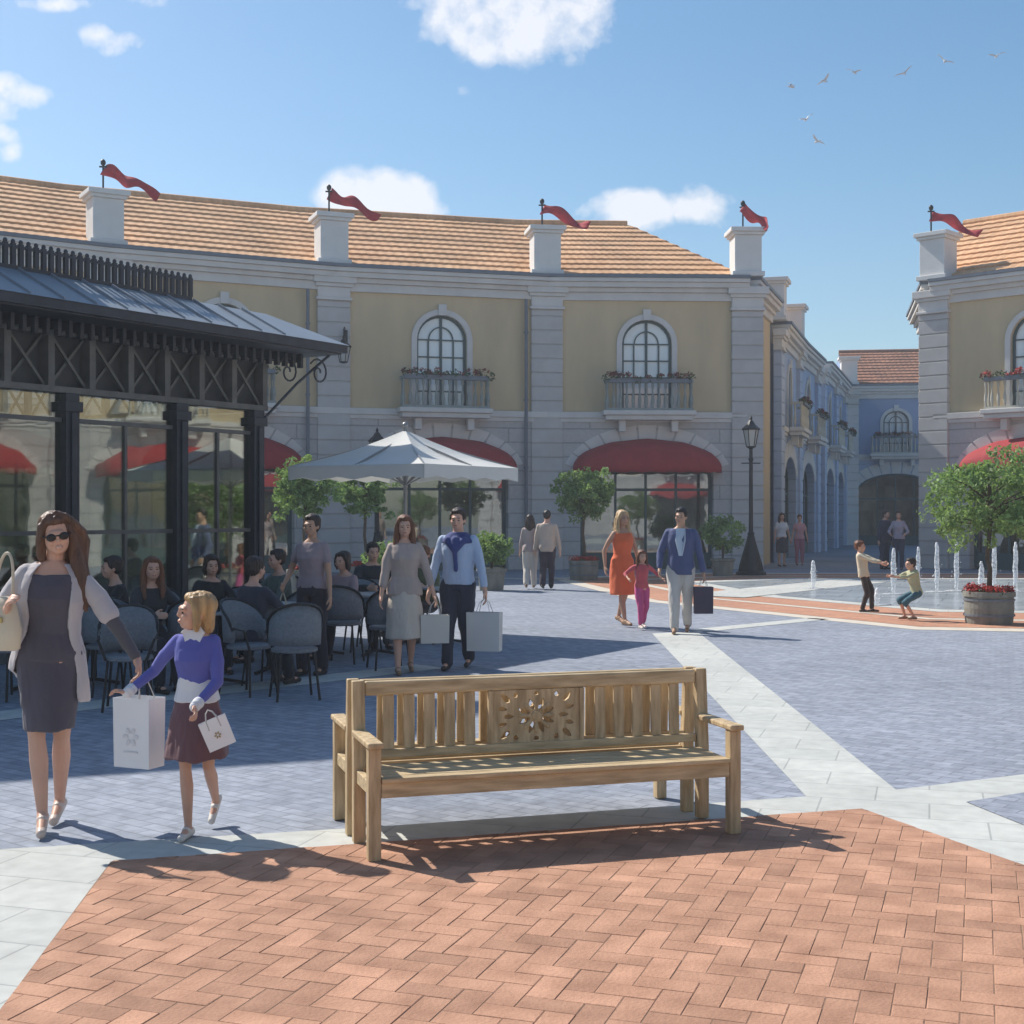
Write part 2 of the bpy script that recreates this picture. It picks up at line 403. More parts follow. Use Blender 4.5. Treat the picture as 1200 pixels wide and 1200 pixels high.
ARCH_N = 14
def arch_poly(cx, w_, z0, zs, rise, n=ARCH_N):       # outline of an arched opening
    pts = [(cx-w_/2, z0), (cx+w_/2, z0)]
    for k in range(n+1):
        a = PI*k/n; pts.append((cx+w_/2*math.cos(a), zs+rise*math.sin(a)))
    return pts
def arch_ring(mb, cx, w_, z0, zs, rise, t, y0, y1, bottom=True, n=ARCH_N):
    inn = [(cx+w_/2, z0)]+[(cx+w_/2*math.cos(PI*k/n), zs+rise*math.sin(PI*k/n)) for k in range(n+1)]+[(cx-w_/2, z0)]
    w2 = w_+2*t; ot = [(cx+w2/2, z0)]+[(cx+w2/2*math.cos(PI*k/n), zs+(rise+t)*math.sin(PI*k/n)) for k in range(n+1)]+[(cx-w2/2, z0)]
    for i in range(len(inn)-1):
        a, b, c, d = inn[i], inn[i+1], ot[i+1], ot[i]
        mb.add([(a[0],y0,a[1]),(b[0],y0,b[1]),(c[0],y0,c[1]),(d[0],y0,d[1]),(a[0],y1,a[1]),(b[0],y1,b[1]),(c[0],y1,c[1]),(d[0],y1,d[1])],
               [(0,1,2,3),(7,6,5,4),(0,4,5,1),(1,5,6,2),(2,6,7,3),(3,7,4,0)])
    if bottom: mb.box((cx-w_/2, y0, z0), (cx+w_/2, y1, z0+t))

def arched_window(par, org, rz, cx, z0=4.75, w_=1.5, zs=6.75, rise=.72, frame_m=None, pane_m=None, sur_m=None, nx=4, sill=True):
    frame_m = frame_m or M_frame; pane_m = pane_m or M_pane; sur_m = sur_m or M_trim
    c = Matrix.Rotation(rz, 3, 'Z') @ Vector((cx, 0, z0)) + org
    H = zs-z0
    f = MB(); arch_ring(f, 0, w_-.14, 0, H, rise-.07, .07, .10, .17)
    for k in range(1, nx):
        x = -w_/2+w_*k/nx; top = H+rise*math.sqrt(max(0, 1-(2*x/w_)**2)) if nx < 4 else (H+rise if abs(x) < .01 else H)
        f.box((x-(.035 if abs(x) < .01 else .02), .11, .05), (x+(.035 if abs(x) < .01 else .02), .16, top-.03))
    nz = int(H/.42)
    for k in range(1, nz+1):
        z = H*k/nz; f.box((-w_/2+.06, .115, z-.018), (w_/2-.06, .155, z+.018))
    if nx >= 4: arch_ring(f, 0, w_*.46, H, H+.001, rise*.5, .035, .115, .155, bottom=False)
    fo = f.build('window', frame_m, par, c, rz)
    p = MB(); p.plate(arch_poly(0, w_-.1, .02, H, rise-.05), (), .18, .20); p.build('pane', pane_m, fo)
    s = MB(); arch_ring(s, 0, w_, 0, H, rise, .16, -.07, .0, bottom=False)
    s.box((-.12, -.12, H+rise-.02), (.12, -.071, H+rise+.30))
    s.build('surround', sur_m, fo)
    return fo

def shopfront(par, org, rz, cx, w_=4.0, zs=2.75, rise=.95, awn=True, frame_m=None, awn_m=None, inter=M_interior):
    c = Matrix.Rotation(rz, 3, 'Z') @ Vector((cx, 0, 0)) + org
    fm = frame_m or M_frame
    f = MB(); arch_ring(f, 0, w_-.2, .1, zs, rise-.1, .1, .22, .32)
    for x in (-w_/2+1.05, -.035, w_/2-1.05-.07): f.box((x, .23, .1), (x+.07, .31, zs+rise*.7 if abs(x) > .5 else zs+rise-.08))
    f.box((-w_/2+.1, .235, 2.35), (w_/2-.1, .305, 2.43)); f.box((-w_/2+.1, .225, .0), (w_/2-.1, .315, .5))
    fo = f.build('shopfront', fm, par, c, rz)
    p = MB(); p.plate(arch_poly(0, w_-.2, .45, zs, rise-.1), (), .262, .272); p.build('pane', M_shopglass, fo)
    q = MB(); q.box((-w_/2-.3, 1.7, .01), (w_/2+.3, 1.8, zs+rise)); q.box((-w_/2-.3, .6, .011), (-w_/2-.2, 1.69, zs+rise)); q.box((w_/2+.2, .6, .011), (w_/2+.3, 1.69, zs+rise))
    rr = random.Random(int(abs(cx)*10+abs(org.x)*7))
    for k in range(5):
        x = -w_/2+.3+k*(w_-.6)/5; h = rr.uniform(.7, 1.9); q.box((x, .9+.02*k, .012), (x+.45, 1.5, h))
    q.build('shop_display', inter, fo)
    if awn:
        a = MB(); nu, nv = 48, 8; aw = w_/2+.22; pr = 1.0; zb = zs+.30; b_ = rise-.08
        vs = []
        for i in range(nu+1):
            u = PI*i/nu; su = math.sin(u)
            for j in range(nv+1):
                v = PI/2*j/nv; gv = 1-.045*abs(math.sin(u*6))**.5*math.sin(v)
                vs.append((-aw*math.cos(u), -.02-pr*gv*math.sin(v)*su**.6, zb+b_*su*math.cos(v)*(1-.03*abs(math.sin(u*6)))))
            vs.append((-aw*math.cos(u), -.02-pr*gv*su**.6*.99, zb-.14-.035*abs(math.sin(u*12))))
        m_ = nv+2; fs = []
        for i in range(nu):
            for j in range(m_-1): fs.append((i*m_+j, i*m_+j+1, (i+1)*m_+j+1, (i+1)*m_+j))
        a.add(vs, fs); ao = a.build('awning', awn_m or M_awn, par, c, rz, smooth=True)
        md = ao.modifiers.new('s', 'SOLIDIFY'); md.thickness = .02
    return fo

def balcony(par, org, rz, cx, z=4.72, w_=2.6, d=.62, rm=None, iron=False):
    c = Matrix.Rotation(rz, 3, 'Z') @ Vector((cx, 0, z)) + org
    s = MB(); s.box((-w_/2-.08, -d-.08, -.14), (w_/2+.08, -.171, 0)); s.box((-w_/2, -d, -.28), (w_/2, -.172, -.141))
    for x in (-w_*.3, w_*.3): s.box((x-.1, -d*.7, -.62), (x+.1, -.173, -.281))
    so = s.build('balcony', M_trim, par, c, rz, bevel=.02)
    b = MB(); r_ = rm or M_rail; h = .82
    b.box((-w_/2, -d, h), (w_/2, -d+.1, h+.08)); b.box((-w_/2, -d+.101, h+.001), (-w_/2+.1, -.175, h+.079)); b.box((w_/2-.1, -d+.101, h+.001), (w_/2, -.175, h+.079))
    b.box((-w_/2+.001, -d+.001, .001), (w_/2-.001, -d+.099, .07))
    nb = int(w_/.2)
    for k in range(nb+1):
        x = -w_/2+.05+(w_-.1)*k/nb
        if iron: b.box((x-.012, -d+.035, .07), (x+.012, -d+.06, h))
        else: b.lathe([(.035,.07),(.035,.12),(.055,.25),(.05,.36),(.024,.5),(.024,.6),(.04,.7),(.04,h)], 8, (x, -d+.05, 0))
    for x in (-w_/2+.05, w_/2-.05):
        for y in (-d+.27, -d+.44):
            if y > -.2: continue
            b.lathe([(.035,.0),(.055,.25),(.024,.5),(.04,h)], 8, (x, y, 0))
    b.build('balustrade', r_, so)
    return so

def leaf_cloud(mb, cols, rr, c, r, n, size, base=.5):
    for _ in range(n):
        while True:
            p = Vector((rr.uniform(-1,1), rr.uniform(-1,1), rr.uniform(-1,1)))
            if p.length < 1: break
        p = Vector((c[0]+p.x*r[0], c[1]+p.y*r[1], c[2]+p.z*r[2]))
        a = Vector((rr.gauss(0,1), rr.gauss(0,1), rr.gauss(0,1))).normalized(); b = a.orthogonal().normalized()
        b = (Matrix.Rotation(rr.uniform(0, 6.28), 3, a) @ b); c2 = a.cross(b); s = size*rr.uniform(.6, 1.3)
        k = len(mb.v); mb.v += [p-b*s, p+c2*s*.45+a*s*.1, p+b*s, p-c2*s*.45+a*s*.1]; mb.f.append([k, k+1, k+2, k+3]); cols.append(min(1, max(0, rr.gauss(base, .25))))

def flower_box(org, rz, cx, w_, z, y, label, dark=True, group='flower boxes along the balcony rails', seed=1):
    c = Matrix.Rotation(rz, 3, 'Z') @ Vector((cx, y, z)) + org
    rr = random.Random(seed)
    t = empty('flower_box', c, rz, label, 'flower box', group)
    m = MB(); m.box((-w_/2, -.1, -.02), (w_/2, .1, .10)); m.build('trough', M_gutter, t)
    mb = MB(); cols = []
    k = int(w_/.28)
    for i in range(k+1):
        x = -w_/2+w_*i/k+rr.uniform(-.05,.05); leaf_cloud(mb, cols, rr, (x, -.03, .12+rr.uniform(-.06,.05)), (.15,.16,.13), 40, .05, .35)
    mb.build('foliage', M_leaf, t, fix=False, col=cols)
    mb = MB(); cols = []
    for i in range(k*2):
        x = rr.uniform(-w_/2, w_/2); leaf_cloud(mb, cols, rr, (x, -.06, .22+rr.uniform(-.1,.05)), (.12,.13,.07), 22, .045)
    mb.build('flowers', M_darkfl if dark else M_redfl, t, fix=False, col=cols)

def pilaster(par, P, rz, h, m_st, wd=.95, ped=True, ped_h=1.45):
    s = MB(); z = 0; k = 0
    while z < h-.75:
        z1 = min(z+.42, h-.7); s.box((-wd/2, -.16, z+.0), (wd/2, .12, z1-.035)); s.box((-wd/2+.02, -.135, z1-.035), (wd/2-.02, .118, z1)); z = z1
    s.build('pilaster', m_st, par, P, rz, bevel=.012)
    c = MB(); z = h-.7
    for (e, dz) in ((.05,.08),(.0,.30),(.07,.1),(.14,.22)):
        c.box((-wd/2-e, -.18-e, z), (wd/2+e, .12, z+dz)); z += dz
    c.build('capital', M_trim, par, P, rz, bevel=.015)
    if ped:
        c = MB(); z = h+.32
        prof = [(.01,.14),(-.07,ped_h-.36),(.0,.09),(.07,.13)]
        z += 0
        for (e, dz) in prof:
            c.box((-wd/2-e+.0, -.30-e, z), (wd/2+e, .66+e, z+dz)); z += dz
        c.build('pedestal', M_trim2, par, P, rz, bevel=.015)

def cornice(par, P, rz, L_, h, m_=None):
    c = MB()
    for (y, z0, z1) in ((.10, h-.42, h-.18), (.20, h-.18, h-.05), (.34, h-.05, h+.10), (.42, h+.10, h+.22)):
        c.box((-.02, -y, z0), (L_+.02, .25, z1))
    c.build('cornice', m_ or M_trim, par, P, rz, bevel=.015)
    gt = MB(); gt.box((-.02, -.46, h+.222), (L_+.02, .3, h+.315)); gt.build('gutter', M_gutter, par, P, rz)

def roof(par, E, Rg, ze, zr, m_, n=11, name='roof'):
    """stepped courses of barrel tile between an eaves polyline and a ridge polyline"""
    mb = MB(); uv = []; U = 0
    for i in range(len(E)-1):
        e0, e1 = Vector((*E[i], ze)), Vector((*E[i+1], ze)); r0, r1 = Vector((*Rg[i], zr)), Vector((*Rg[i+1], zr))
        Lf = (e1-e0).length; nu = max(4, int(Lf/.13)); H = ((r0+r1)/2-(e0+e1)/2).length
        nrm = (e1-e0).cross(r0-e0 if (r0-e0).length > .01 else r1-e0).normalized()
        if nrm.z < 0: nrm = -nrm
        for k in range(n):
            s0, s1 = k/n, (k+1)/n; rows = []
            for (s, lift) in ((s0, -.01), (s0, .065), (s1, .012)):
                b = len(mb.v); rows.append(b)
                for j in range(nu+1):
                    t = j/nu; p = (e0.lerp(e1, t)).lerp(r0.lerp(r1, t), s)+nrm*(lift+(.012 if j % 2 else -.0)*(1 if lift > 0 else 0))
                    mb.v.append(p); uv.append((U+t*Lf+(.13 if k % 2 else 0), s*H if True else 0))
            for a in range(2):
                for j in range(nu): mb.f.append([rows[a]+j, rows[a]+j+1, rows[a+1]+j+1, rows[a+1]+j])
        U += Lf
    mb.build(name, m_, par, fix=False, uv=uv)
    rb = MB()
    for i in range(len(Rg)-1):
        a, b = Vector((*Rg[i], zr+.04)), Vector((*Rg[i+1], zr+.04))
        if (b-a).length > .2: rb.tube([a, b], .13, 8)
    if rb.v: rb.build('ridge', m_, par, uv=[(p.x, p.y) for p in rb.v])

def facet_frames(P):
    out_ = []
    for i in range(len(P)-1):
        a, b = Vector(P[i]), Vector(P[i+1]); d = b-a; out_.append((Vector((a.x, a.y, 0)), math.atan2(d.y, d.x), d.length))
    return out_
def offset_poly(P, d):                # to the back (left of travel)
    res = []
    for i in range(len(P)):
        n = Vector((0, 0))
        for j in (i-1, i):
            if 0 <= j < len(P)-1:
                e = (Vector(P[j+1])-Vector(P[j])).normalized(); n += Vector((-e.y, e.x))
        n.normalize(); res.append(Vector(P[i])+n*d)
    return res

def shop_building(label, P, h, m_up, m_lo, bays, ped=None, depth=6.0, rise=3.0, ridge=None, ridge0=None, railm=None, tile=None, group=None, seed=0, plain_sides=(), cx_shift=0, caps=(True, True), sur=None, sf_awn=None, kpil=True, pilm=None, wn=None):
    t = empty('shop_building', (P[0][0], P[0][1], 0), 0, label, 'building', group)
    base = Vector((P[0][0], P[0][1], 0))
    Pl = [(p[0]-base.x, p[1]-base.y) for p in P]
    fr = facet_frames(Pl)
    wr = {}
    for i, (o, rz, L_) in enumerate(fr):
        kind = bays[i]
        if kind == 'plain':
            w_ = MB(); w_.box((0, 0, 0), (L_, .3, h-.3)); w_.build('wall', m_up, t, o, rz)
            cornice(t, o, rz, L_, h); continue
        c = L_/2+cx_shift; wn_ = wn or (1.5, 2.0, .72)
        up = MB(); up.plate([(0,4.6),(L_,4.6),(L_,h-.3),(0,h-.3)], [arch_poly(c, wn_[0], 4.75, 4.75+wn_[1], wn_[2])], 0, .3); up.build('wall', m_up, t, o, rz)
        lo = MB(); lo.plate([(0,0),(L_,0),(L_,4.59),(0,4.59)], [arch_poly(c, 4.0, .001, 2.75, .95)], -.06, .3); lo.build('ground_floor_wall', m_lo, t, o, rz)
        st = MB(); st.box((0,-.16,4.52),(L_,.0,4.70)); st.box((0,-.11,4.40),(L_,-.061,4.519)); st.build('string_course', M_trim, t, o, rz, bevel=.01)
        vo = MB()
        for k in range(13):                           # voussoirs over the shop arch
            a = PI*(k+.5)/13+0; rx = 2.0; ca_, sa_ = math.cos(a), math.sin(a)
            if sa_ < .35: continue
            a0, a1 = PI*k/13+.012, PI*(k+1)/13-.012
            def ext(t_):
                ct, st_ = math.cos(t_), math.sin(t_); f_ = min(1.62, (4.385-2.75)/(.97*st_)) if st_ > .05 else 1.62
                return (c+2.02*ct*(1+(f_-1)*.42), 2.75+.97*st_*f_)
            i_ = [(c+2.02*math.cos(t_), 2.75+.97*math.sin(t_)) for t_ in (a0, a1)]; o_ = [ext(a1), ext(a0)]
            vo.plate(i_+o_, (), -.088, -.02)
        vo.build('voussoirs', M_trim, t, o, rz, bevel=.01)
        arched_window(t, o, rz, c, w_=wn_[0], zs=4.75+wn_[1], rise=wn_[2], sur_m=sur)
        shopfront(t, o, rz, c, awn=(kind != 'noawn'), awn_m=sf_awn)
        if 'nobal' not in kind: balcony(t, o, rz, c, rm=railm)
        cornice(t, o, rz, L_, h)
        wr[i] = (o+base, rz, c, L_)
    if kpil:
        for i, p in enumerate(Pl):
            if i in plain_sides: continue
            k = min(i, len(fr)-1); rz = fr[k][1]
            if 0 < i < len(fr) and bays[i] != 'plain': rz = (fr[i-1][1]+fr[i][1])/2
            if i < len(fr) and bays[i] == 'plain' and i > 0: rz = fr[i-1][1]
            if i > 0 and bays[i-1] == 'plain' and i < len(fr): rz = fr[i][1]
            pilaster(t, Vector((p[0], p[1], 0)), rz, h, pilm or M_stonep, ped=(ped is None or ped[i]))
    Eo = offset_poly(Pl, -.25); Ro = ridge and [Vector((r[0]-base.x, r[1]-base.y)) for r in ridge] or offset_poly(Pl, depth)
    if ridge0: Ro = [Vector((r[0]-base.x, r[1]-base.y)) for r in ridge0]+Ro[len(ridge0):]
    roof(t, [tuple(e) for e in offset_poly(Pl, .1)], [tuple(r) for r in Ro], h+.36, h+.36+rise, tile or M_tile)
    # back slope, gable ends and back wall
    Bo = offset_poly(Pl, depth*1.9)
    bk = MB()
    for i in range(len(Pl)-1):
        if (Ro[i]-Ro[i+1]).length < .2: continue
        a, b = Ro[i], Ro[i+1]; c_, d_ = Bo[i], Bo[i+1]
        bk.add([(a.x,a.y,h+.36+rise),(b.x,b.y,h+.36+rise),(d_.x,d_.y,h+.36),(c_.x,c_.y,h+.36)], [(0,1,2,3)])
    bk.build('back_roof', tile or M_tile, t, uv=[(p.x, p.y) for p in bk.v])
    ww = MB(); ends = [0, len(Pl)-1]
    for q, i in enumerate(ends):
        if not caps[q]: continue
        e = Vector(Pl[i]); r_ = Ro[i]; b_ = Bo[i]
        ww.add([(e.x,e.y,0),(b_.x,b_.y,0),(b_.x,b_.y,h+.3),(r_.x,r_.y,h+.3+rise),(e.x,e.y,h+.3)], [(0,1,2,3,4)])
    for i in range(len(Pl)-1):
        a, b = Bo[i], Bo[i+1]; ww.add([(a.x,a.y,0),(b.x,b.y,0),(b.x,b.y,h+.3),(a.x,a.y,h+.3)], [(0,1,2,3)])
    ww.build('side_wall', m_up, t)
    return t, wr

def banner(x, y, z, rz, label, seed, L_=1.55):
    t = empty('flag', (x, y, z), rz, label, 'flag', 'red pennants on the roof pedestals')
    p = MB(); p.tube([(0,0,-.1),(0,0,.74)], .026, 8); p.build('pole', M_iron, t)
    f = MB(); f.ell((0,0,.79), (.07,.07,.09)); f.box((-.10,-.02,.66),(.10,.02,.70)); f.build('finial', M_iron, t)
    p.v = [Vector((v.x, v.y, v.z*.8)) for v in p.v] if False else p.v
    m = MB(); n = 26; rr = random.Random(int(seed*10)); a1, a2 = rr.uniform(6,9), rr.uniform(11,16)
    for i in range(n+1):
        u = i/n; x_ = u*L_*.92; y_ = .15*math.sin(u*a1+seed)*(.3+u); zc = .60-.66*u**1.1+.06*math.sin(u*a2*.7+seed*2); hw = .145*(1-.45*u)+.03*math.sin(u*a2+seed)
        for s in (-1, -.3, .3, 1): m.v.append(Vector((x_+.07*s, y_+.05*math.sin(s*2+u*9), zc+hw*s)))
    for i in range(n):
        for j in range(3): m.f.append([i*4+j, i*4+j+1, (i+1)*4+j+1, (i+1)*4+j])
    o = m.build('banner', M_flag, t, smooth=True); md = o.modifiers.new('s', 'SOLIDIFY'); md.thickness = .015

HB = 8.45
P = [(-16.0,32.6), (-10.75,36.2), (-5.12,39.0), (1.02,40.75), (7.05,41.0), (8.62,45.6)]
Rr = [(-19.6,37.6), (-13.7,41.6), (-7.0,44.7), (.2,46.7), (3.95,46.9), (3.95,46.9)]
main_b, wm = shop_building('long curved tan building with grey stone ground floor, red awnings and orange tiled roof', P, HB, M_tan, M_stone,
    ['bay','bay','bay','bay','plain'], ped=[1,1,1,1,1,0], ridge=Rr, rise=2.75, plain_sides=(5,), caps=(True, False), seed=1, railm=mat('grey_green_balustrade', (.27,.30,.28), .7, .1, 5))
Q = [(14.5,48.6), (12.9,41.6), (17.35,37.2), (20.6,31.8), (22.6,25.8), (22.9,19.5), (21.6,13.3), (18.8,7.6)]
right_b, wq = shop_building('tan building with grey stone base at the right edge, right of the lane', Q, HB, M_tan, M_stone,
    ['plain']+['bay']*6, ped=[0]+[1]*7, rise=2.75, depth=5.6, ridge0=[(15.5,46.8),(15.5,46.8)], plain_sides=(0,), caps=(False, True))
side = right_b
# lane buildings
LA = [(9.1,46.6), (11.0,52.6), (13.0,58.4)]
lane1, w1 = shop_building('pale blue grey building with dark flower boxes, first along the left side of the lane', LA, 7.9, M_blueB, M_bluestone, ['noawn','noawn'], ped=[1,1,0], rise=1.6, depth=5, wn=(1.2,1.6,.6), pilm=M_bluestonep)
# lane end pieces keep no pedestals
LB = [(13.6,59.8), (15.4,65.2), (17.1,70.4)]
lane2, w2 = shop_building('blue building farthest along the left side of the lane, beside the end facade', LB, 8.0, M_blueA, M_bluestone, ['noawn','noawn'], ped=[0,0,0], rise=1.4, depth=5, wn=(1.2,1.6,.6), pilm=M_bluestonep)
LC = [(17.5,70.9), (22.2,70.2), (28.2,69.3)]
lane3, w3 = shop_building('blue fronted building closing the end of the lane under an old brown tiled roof', LC, 8.0, M_blueA, M_bluestone, ['noawn','noawn'], rise=2.3, depth=6, tile=M_tile2, wn=(1.3,1.6,.6), pilm=M_trim2)

BK = [(23,-16),(12,-21),(0,-23),(-12,-21),(-23,-14)]
back_b, wb = shop_building('long tan building on the far side of the plaza, behind the viewer', BK, HB, M_tan, M_stone, ['bay']*4, rise=2.75)
names = ['behind the café pavilion roof, hidden corner bay', 'just over the café pavilion roof', 'window above the white parasol', 'last bay before the lane']
for i, (o, rz, c, L_) in wm.items():
    flower_box(o, rz, c, 2.5, 4.72+.83, -.60, 'dark red balcony flowers on the long tan building, %s' % names[i].replace('behind the café pavilion roof, hidden corner bay', 'leftmost bay'), True, seed=i)
for i, (o, rz, c, L_) in wq.items():
    if i == 1: flower_box(o, rz, c, 2.5, 4.72+.83, -.60, 'bright red flowers on the cream balcony rail at the right edge', False, seed=10+i)
nm = {0:'nearest', 1:'second'}
for k, (wd, lb) in enumerate(((w1, 'of the first pale blue lane building'), (w2, 'of the far blue lane building'), (w3, 'of the blue facade closing the lane'))):
    for i, (o, rz, c, L_) in wd.items():
        flower_box(o, rz, c, 2.3, 4.72+.83, -.60, 'dark flowers on the %s balcony %s' % (nm[i], lb), True, seed=20+k*3+i)
fl = ['first from the left, above the pavilion', 'second from the left, before the white cloud', 'third from the left, middle of the long roof', 'small drooping one at the lane corner of the long roof']
for k, i in enumerate((1, 2, 3, 4)):
    x, y = P[i]; banner(x-.12 if i < 4 else x-.1, y+.1, HB+.32+1.45, R(-4*k) if i < 4 else R(-35), 'red pennant on roof pedestal, '+fl[k], k*1.3, 1.55 if i < 4 else .95)
banner(Q[1][0]-.1, Q[1][1]+.1, HB+.32+1.45, R(-5), 'red pennant on the pedestal of the building right of the lane', 2.2)

# rainwater pipe on the middle of the long facade
dp = MB(); dp.tube([(0,0,.2),(0,0,8.0)], .05, 8)
for z in (1, 3, 5, 7): dp.lathe([(.07,z),(.07,z+.06)], 8)
for (x, y) in ((.42, 40.40), (-5.75, 38.45)):
    o = dp.build('drainpipe', M_gutter, main_b, (x-P[0][0], y-P[0][1]-.0, 0))

# unseen block added left of view to throw wide shade across the plaza
tw = empty('shade_block', (-8.0,15.2,0), 0, 'tall tan block rising behind the dark café pavilion, outside the left edge', 'building')
m = MB(); zz = [(-8.1,14.9),(-7.05,17.5),(-12.6,20.2),(-14.4,12.4)]
m.add([(x+8.0, y-15.2, z) for z in (0, 8.3) for x, y in zz], [(0,1,5,4),(1,2,6,5),(2,3,7,6),(3,0,4,7),(4,5,6,7),(3,2,1,0)]); m.build('wall', M_tan, tw)
m = MB(); zz2 = [(x+(x+10.5)*.04, y+(y-16.3)*.04) for x, y in zz]
m.add([(x+8.0, y-15.2, z) for z in (8.31, 8.6) for x, y in zz2], [(0,1,5,4),(1,2,6,5),(2,3,7,6),(3,0,4,7),(4,5,6,7),(3,2,1,0)]); m.build('cornice', M_trim, tw)

# ------------------------------------------------------------------ café pavilion
M_steel = mat('dark_steel', (.040,.047,.058), .45, .25, 5, metal=.2)
M_lat = mat('bronze_grey_steel', (.15,.148,.135), .55, .2, 5, metal=.2)
M_zinc = mat('zinc_roof', (.29,.33,.37), .5, .10, 1.5, metal=.2)
M_cglass = glass_mat('cafe_glass', (.82,.83,.76), .19)
M_floor = mat('cafe_floor', (.12,.11,.10), .6, .2, 3)
ks = .92
A = Vector((-6.26,16.7,0))*ks; du = Vector((2.42,3.8,0)).normalized(); rzp = math.atan2(du.y, du.x)
pav = empty('cafe_pavilion', A, rzp, 'dark steel and glass café pavilion with cross braced frieze and zinc eaves, left side', 'café pavilion')
# local: x along the front (away from the viewer), -y = outward
LP = 4.55*ks; S = -4.6; zl, zt, ze = 3.12, 3.86, 3.93
colx = [.22*4.5*ks-.1-5.1, .22*4.5*ks-.1-3.4, .22*4.5*ks-.1-1.7, .22*4.5*ks-.02, .64*4.5*ks, LP-.02]
colx = [-4.5, -2.9, -1.05, .93*1.0, 2.68, LP-.08]
for x in colx:
    m = MB(); m.box((-.10,-.10,.0),(.10,.10,zl)); m.box((-.14,-.14,.001),(.14,.14,.25)); m.box((-.13,-.13,zl-.22),(.13,.13,zl-.10)); m.box((-.035,-.13,.26),(.035,-.101,zl-.23))
    m.build('column', M_steel, pav, (x, 0, 0), bevel=.008)
fz = MB(); fz.box((S,-.09,zl),(LP+.1,.09,zl+.07)); fz.box((S,-.09,zt-.07),(LP+.1,.09,zt))
cw = .60; k = 0; x = LP+.05
while x > S:
    fz.box((x-.045,-.085,zl+.071),(x+.045,.085,zt-.071))
    if x-cw > S:
        a0, a1 = x-.05, x-cw+.05
        fz.bar((a0,-.01,zl+.08),(a1,-.01,zt-.08),.03,.035); fz.bar((a1,.03,zl+.08),(a0,.03,zt-.08),.03,.035)
        fz.lathe([(.07,-.03),(.07,.03)], 10, (0,0,0)) if False else None
    x -= cw
fz.build('frieze', M_lat, pav)
bk = MB(); bk.box((S,.091,zl+.002),(LP,.12,zt-.002)); bk.build('frieze_backing', M_dark, pav)
# end frieze (turning the corner away)
fz = MB(); y = .0; D = 7.0
fz.box((LP,.1,zl),(LP+.1,D,zl+.07)); fz.box((LP,.1,zt-.07),(LP+.1,D,zt))
while y+cw < D:
    fz.box((LP+.005,y+.1,zl+.071),(LP+.095,y+.19,zt-.071)); fz.bar((LP+.05,y+.2,zl+.08),(LP+.05,y+cw+.1,zt-.08),.03,.03); fz.bar((LP+.07,y+cw+.1,zl+.08),(LP+.07,y+.2,zt-.08),.03,.03); y += cw
fz.build('frieze', M_lat, pav)
dn = MB(); x = S
while x < LP+.6:
    dn.box((x,-.34,zt-.04),(x+.05,-.091,zt+.069)); dn.box((x,-.34,zt-.12),(x+.05,-.27,zt-.041)); x += .16
dn.build('eaves_brackets', M_steel, pav)
ev = MB(); ev.box((S,-.78,ze),(LP+.85,D,ze+.10)); ev.box((S,-.84,ze+.02),(LP+.91,-.781,ze+.13)); ev.build('eaves', M_steel, pav)
zr_ = MB(); o0 = -.86; zi = 4.47
zr_.add([(S,o0,ze+.131),(LP+.93,o0,ze+.131),(LP+.93,D,ze+.131),(S,D,ze+.131),(S,-.05,zi),(LP+.1,-.05,zi),(LP+.1,D,zi),(S,D,zi)],
        [(0,1,5,4),(1,2,6,5),(2,3,7,6),(3,0,4,7),(4,5,6,7),(3,2,1,0)])
x = S+.3
while x < LP: 
    zr_.bar((x,o0+.02,ze+.15),(x,-.06,zi+.015),.02,.03); x += .45
zr_.build('roof', M_zinc, pav)
cr_ = MB(); x = S; xe = 2.9
cr_.box((S,-.04,zi+.001),(xe,.0,zi+.05)); cr_.box((S,-.04,zi+.25),(xe,.0,zi+.28)); 
while x < xe:
    cr_.box((x,-.045,zi+.05),(x+.055,-.001,zi+.30)); cr_.ell((x+.028,-.022,zi+.32),(.03,.02,.03), n=8, k=6); x += .105
cr_.build('roof_cresting', M_steel, pav)
# scroll ornaments at the far eaves corner
sc_ = MB(); 
for (x, y) in ((LP+.75,-.55),(LP+.4,-.3)):
    pts = []
    for k in range(22):
        a = k*.42; r_ = .03+.012*k*.7; pts.append((x-.12+r_*math.cos(a), y, ze-.26+r_*math.sin(a)))
    sc_.tube(pts, .014, 6)
sc_.tube([(LP+.02,-.1,zl-.1),(LP+.4,-.35,zt-.35),(LP+.8,-.6,ze)], .02, 6)
sc_.build('scroll_bracket', M_steel, pav)
gl = MB(); 
for i in range(len(colx)-1): gl.box((colx[i]+.1,.0,.45),(colx[i+1]-.1,.012,zl-.02))
gl.build('glazing', M_cglass, pav)
gl = MB(); gl.box((LP+.04,.2,.45),(LP+.052,D,zl-.02)); gl.build('glazing', M_cglass, pav)
tr = MB()
for i in range(len(colx)-1):
    a, b = colx[i]+.1, colx[i+1]-.1
    tr.box((a,-.03,.0),(b,.04,.45)); tr.box((a,-.025,2.78),(b,.035,2.83)); tr.box((a,-.025,1.45),(b,.035,1.50)); tr.box(((a+b)/2-.02,-.024,.451),((a+b)/2+.02,.034,2.779))
tr.build('glazing_bars', M_lat, pav)
it = MB(); it.box((S,.3,.0),(LP-.1,D,.02)); it.build('floor', M_floor, pav)
it = MB(); it.box((S,D-.1,.021),(LP,D,zt)); it.box((S,.3,zt+.001),(LP,D,zt+.05)); it.build('back_wall', mat('cafe_wall', (.72,.68,.55), .9, .25, 1.2), pav)
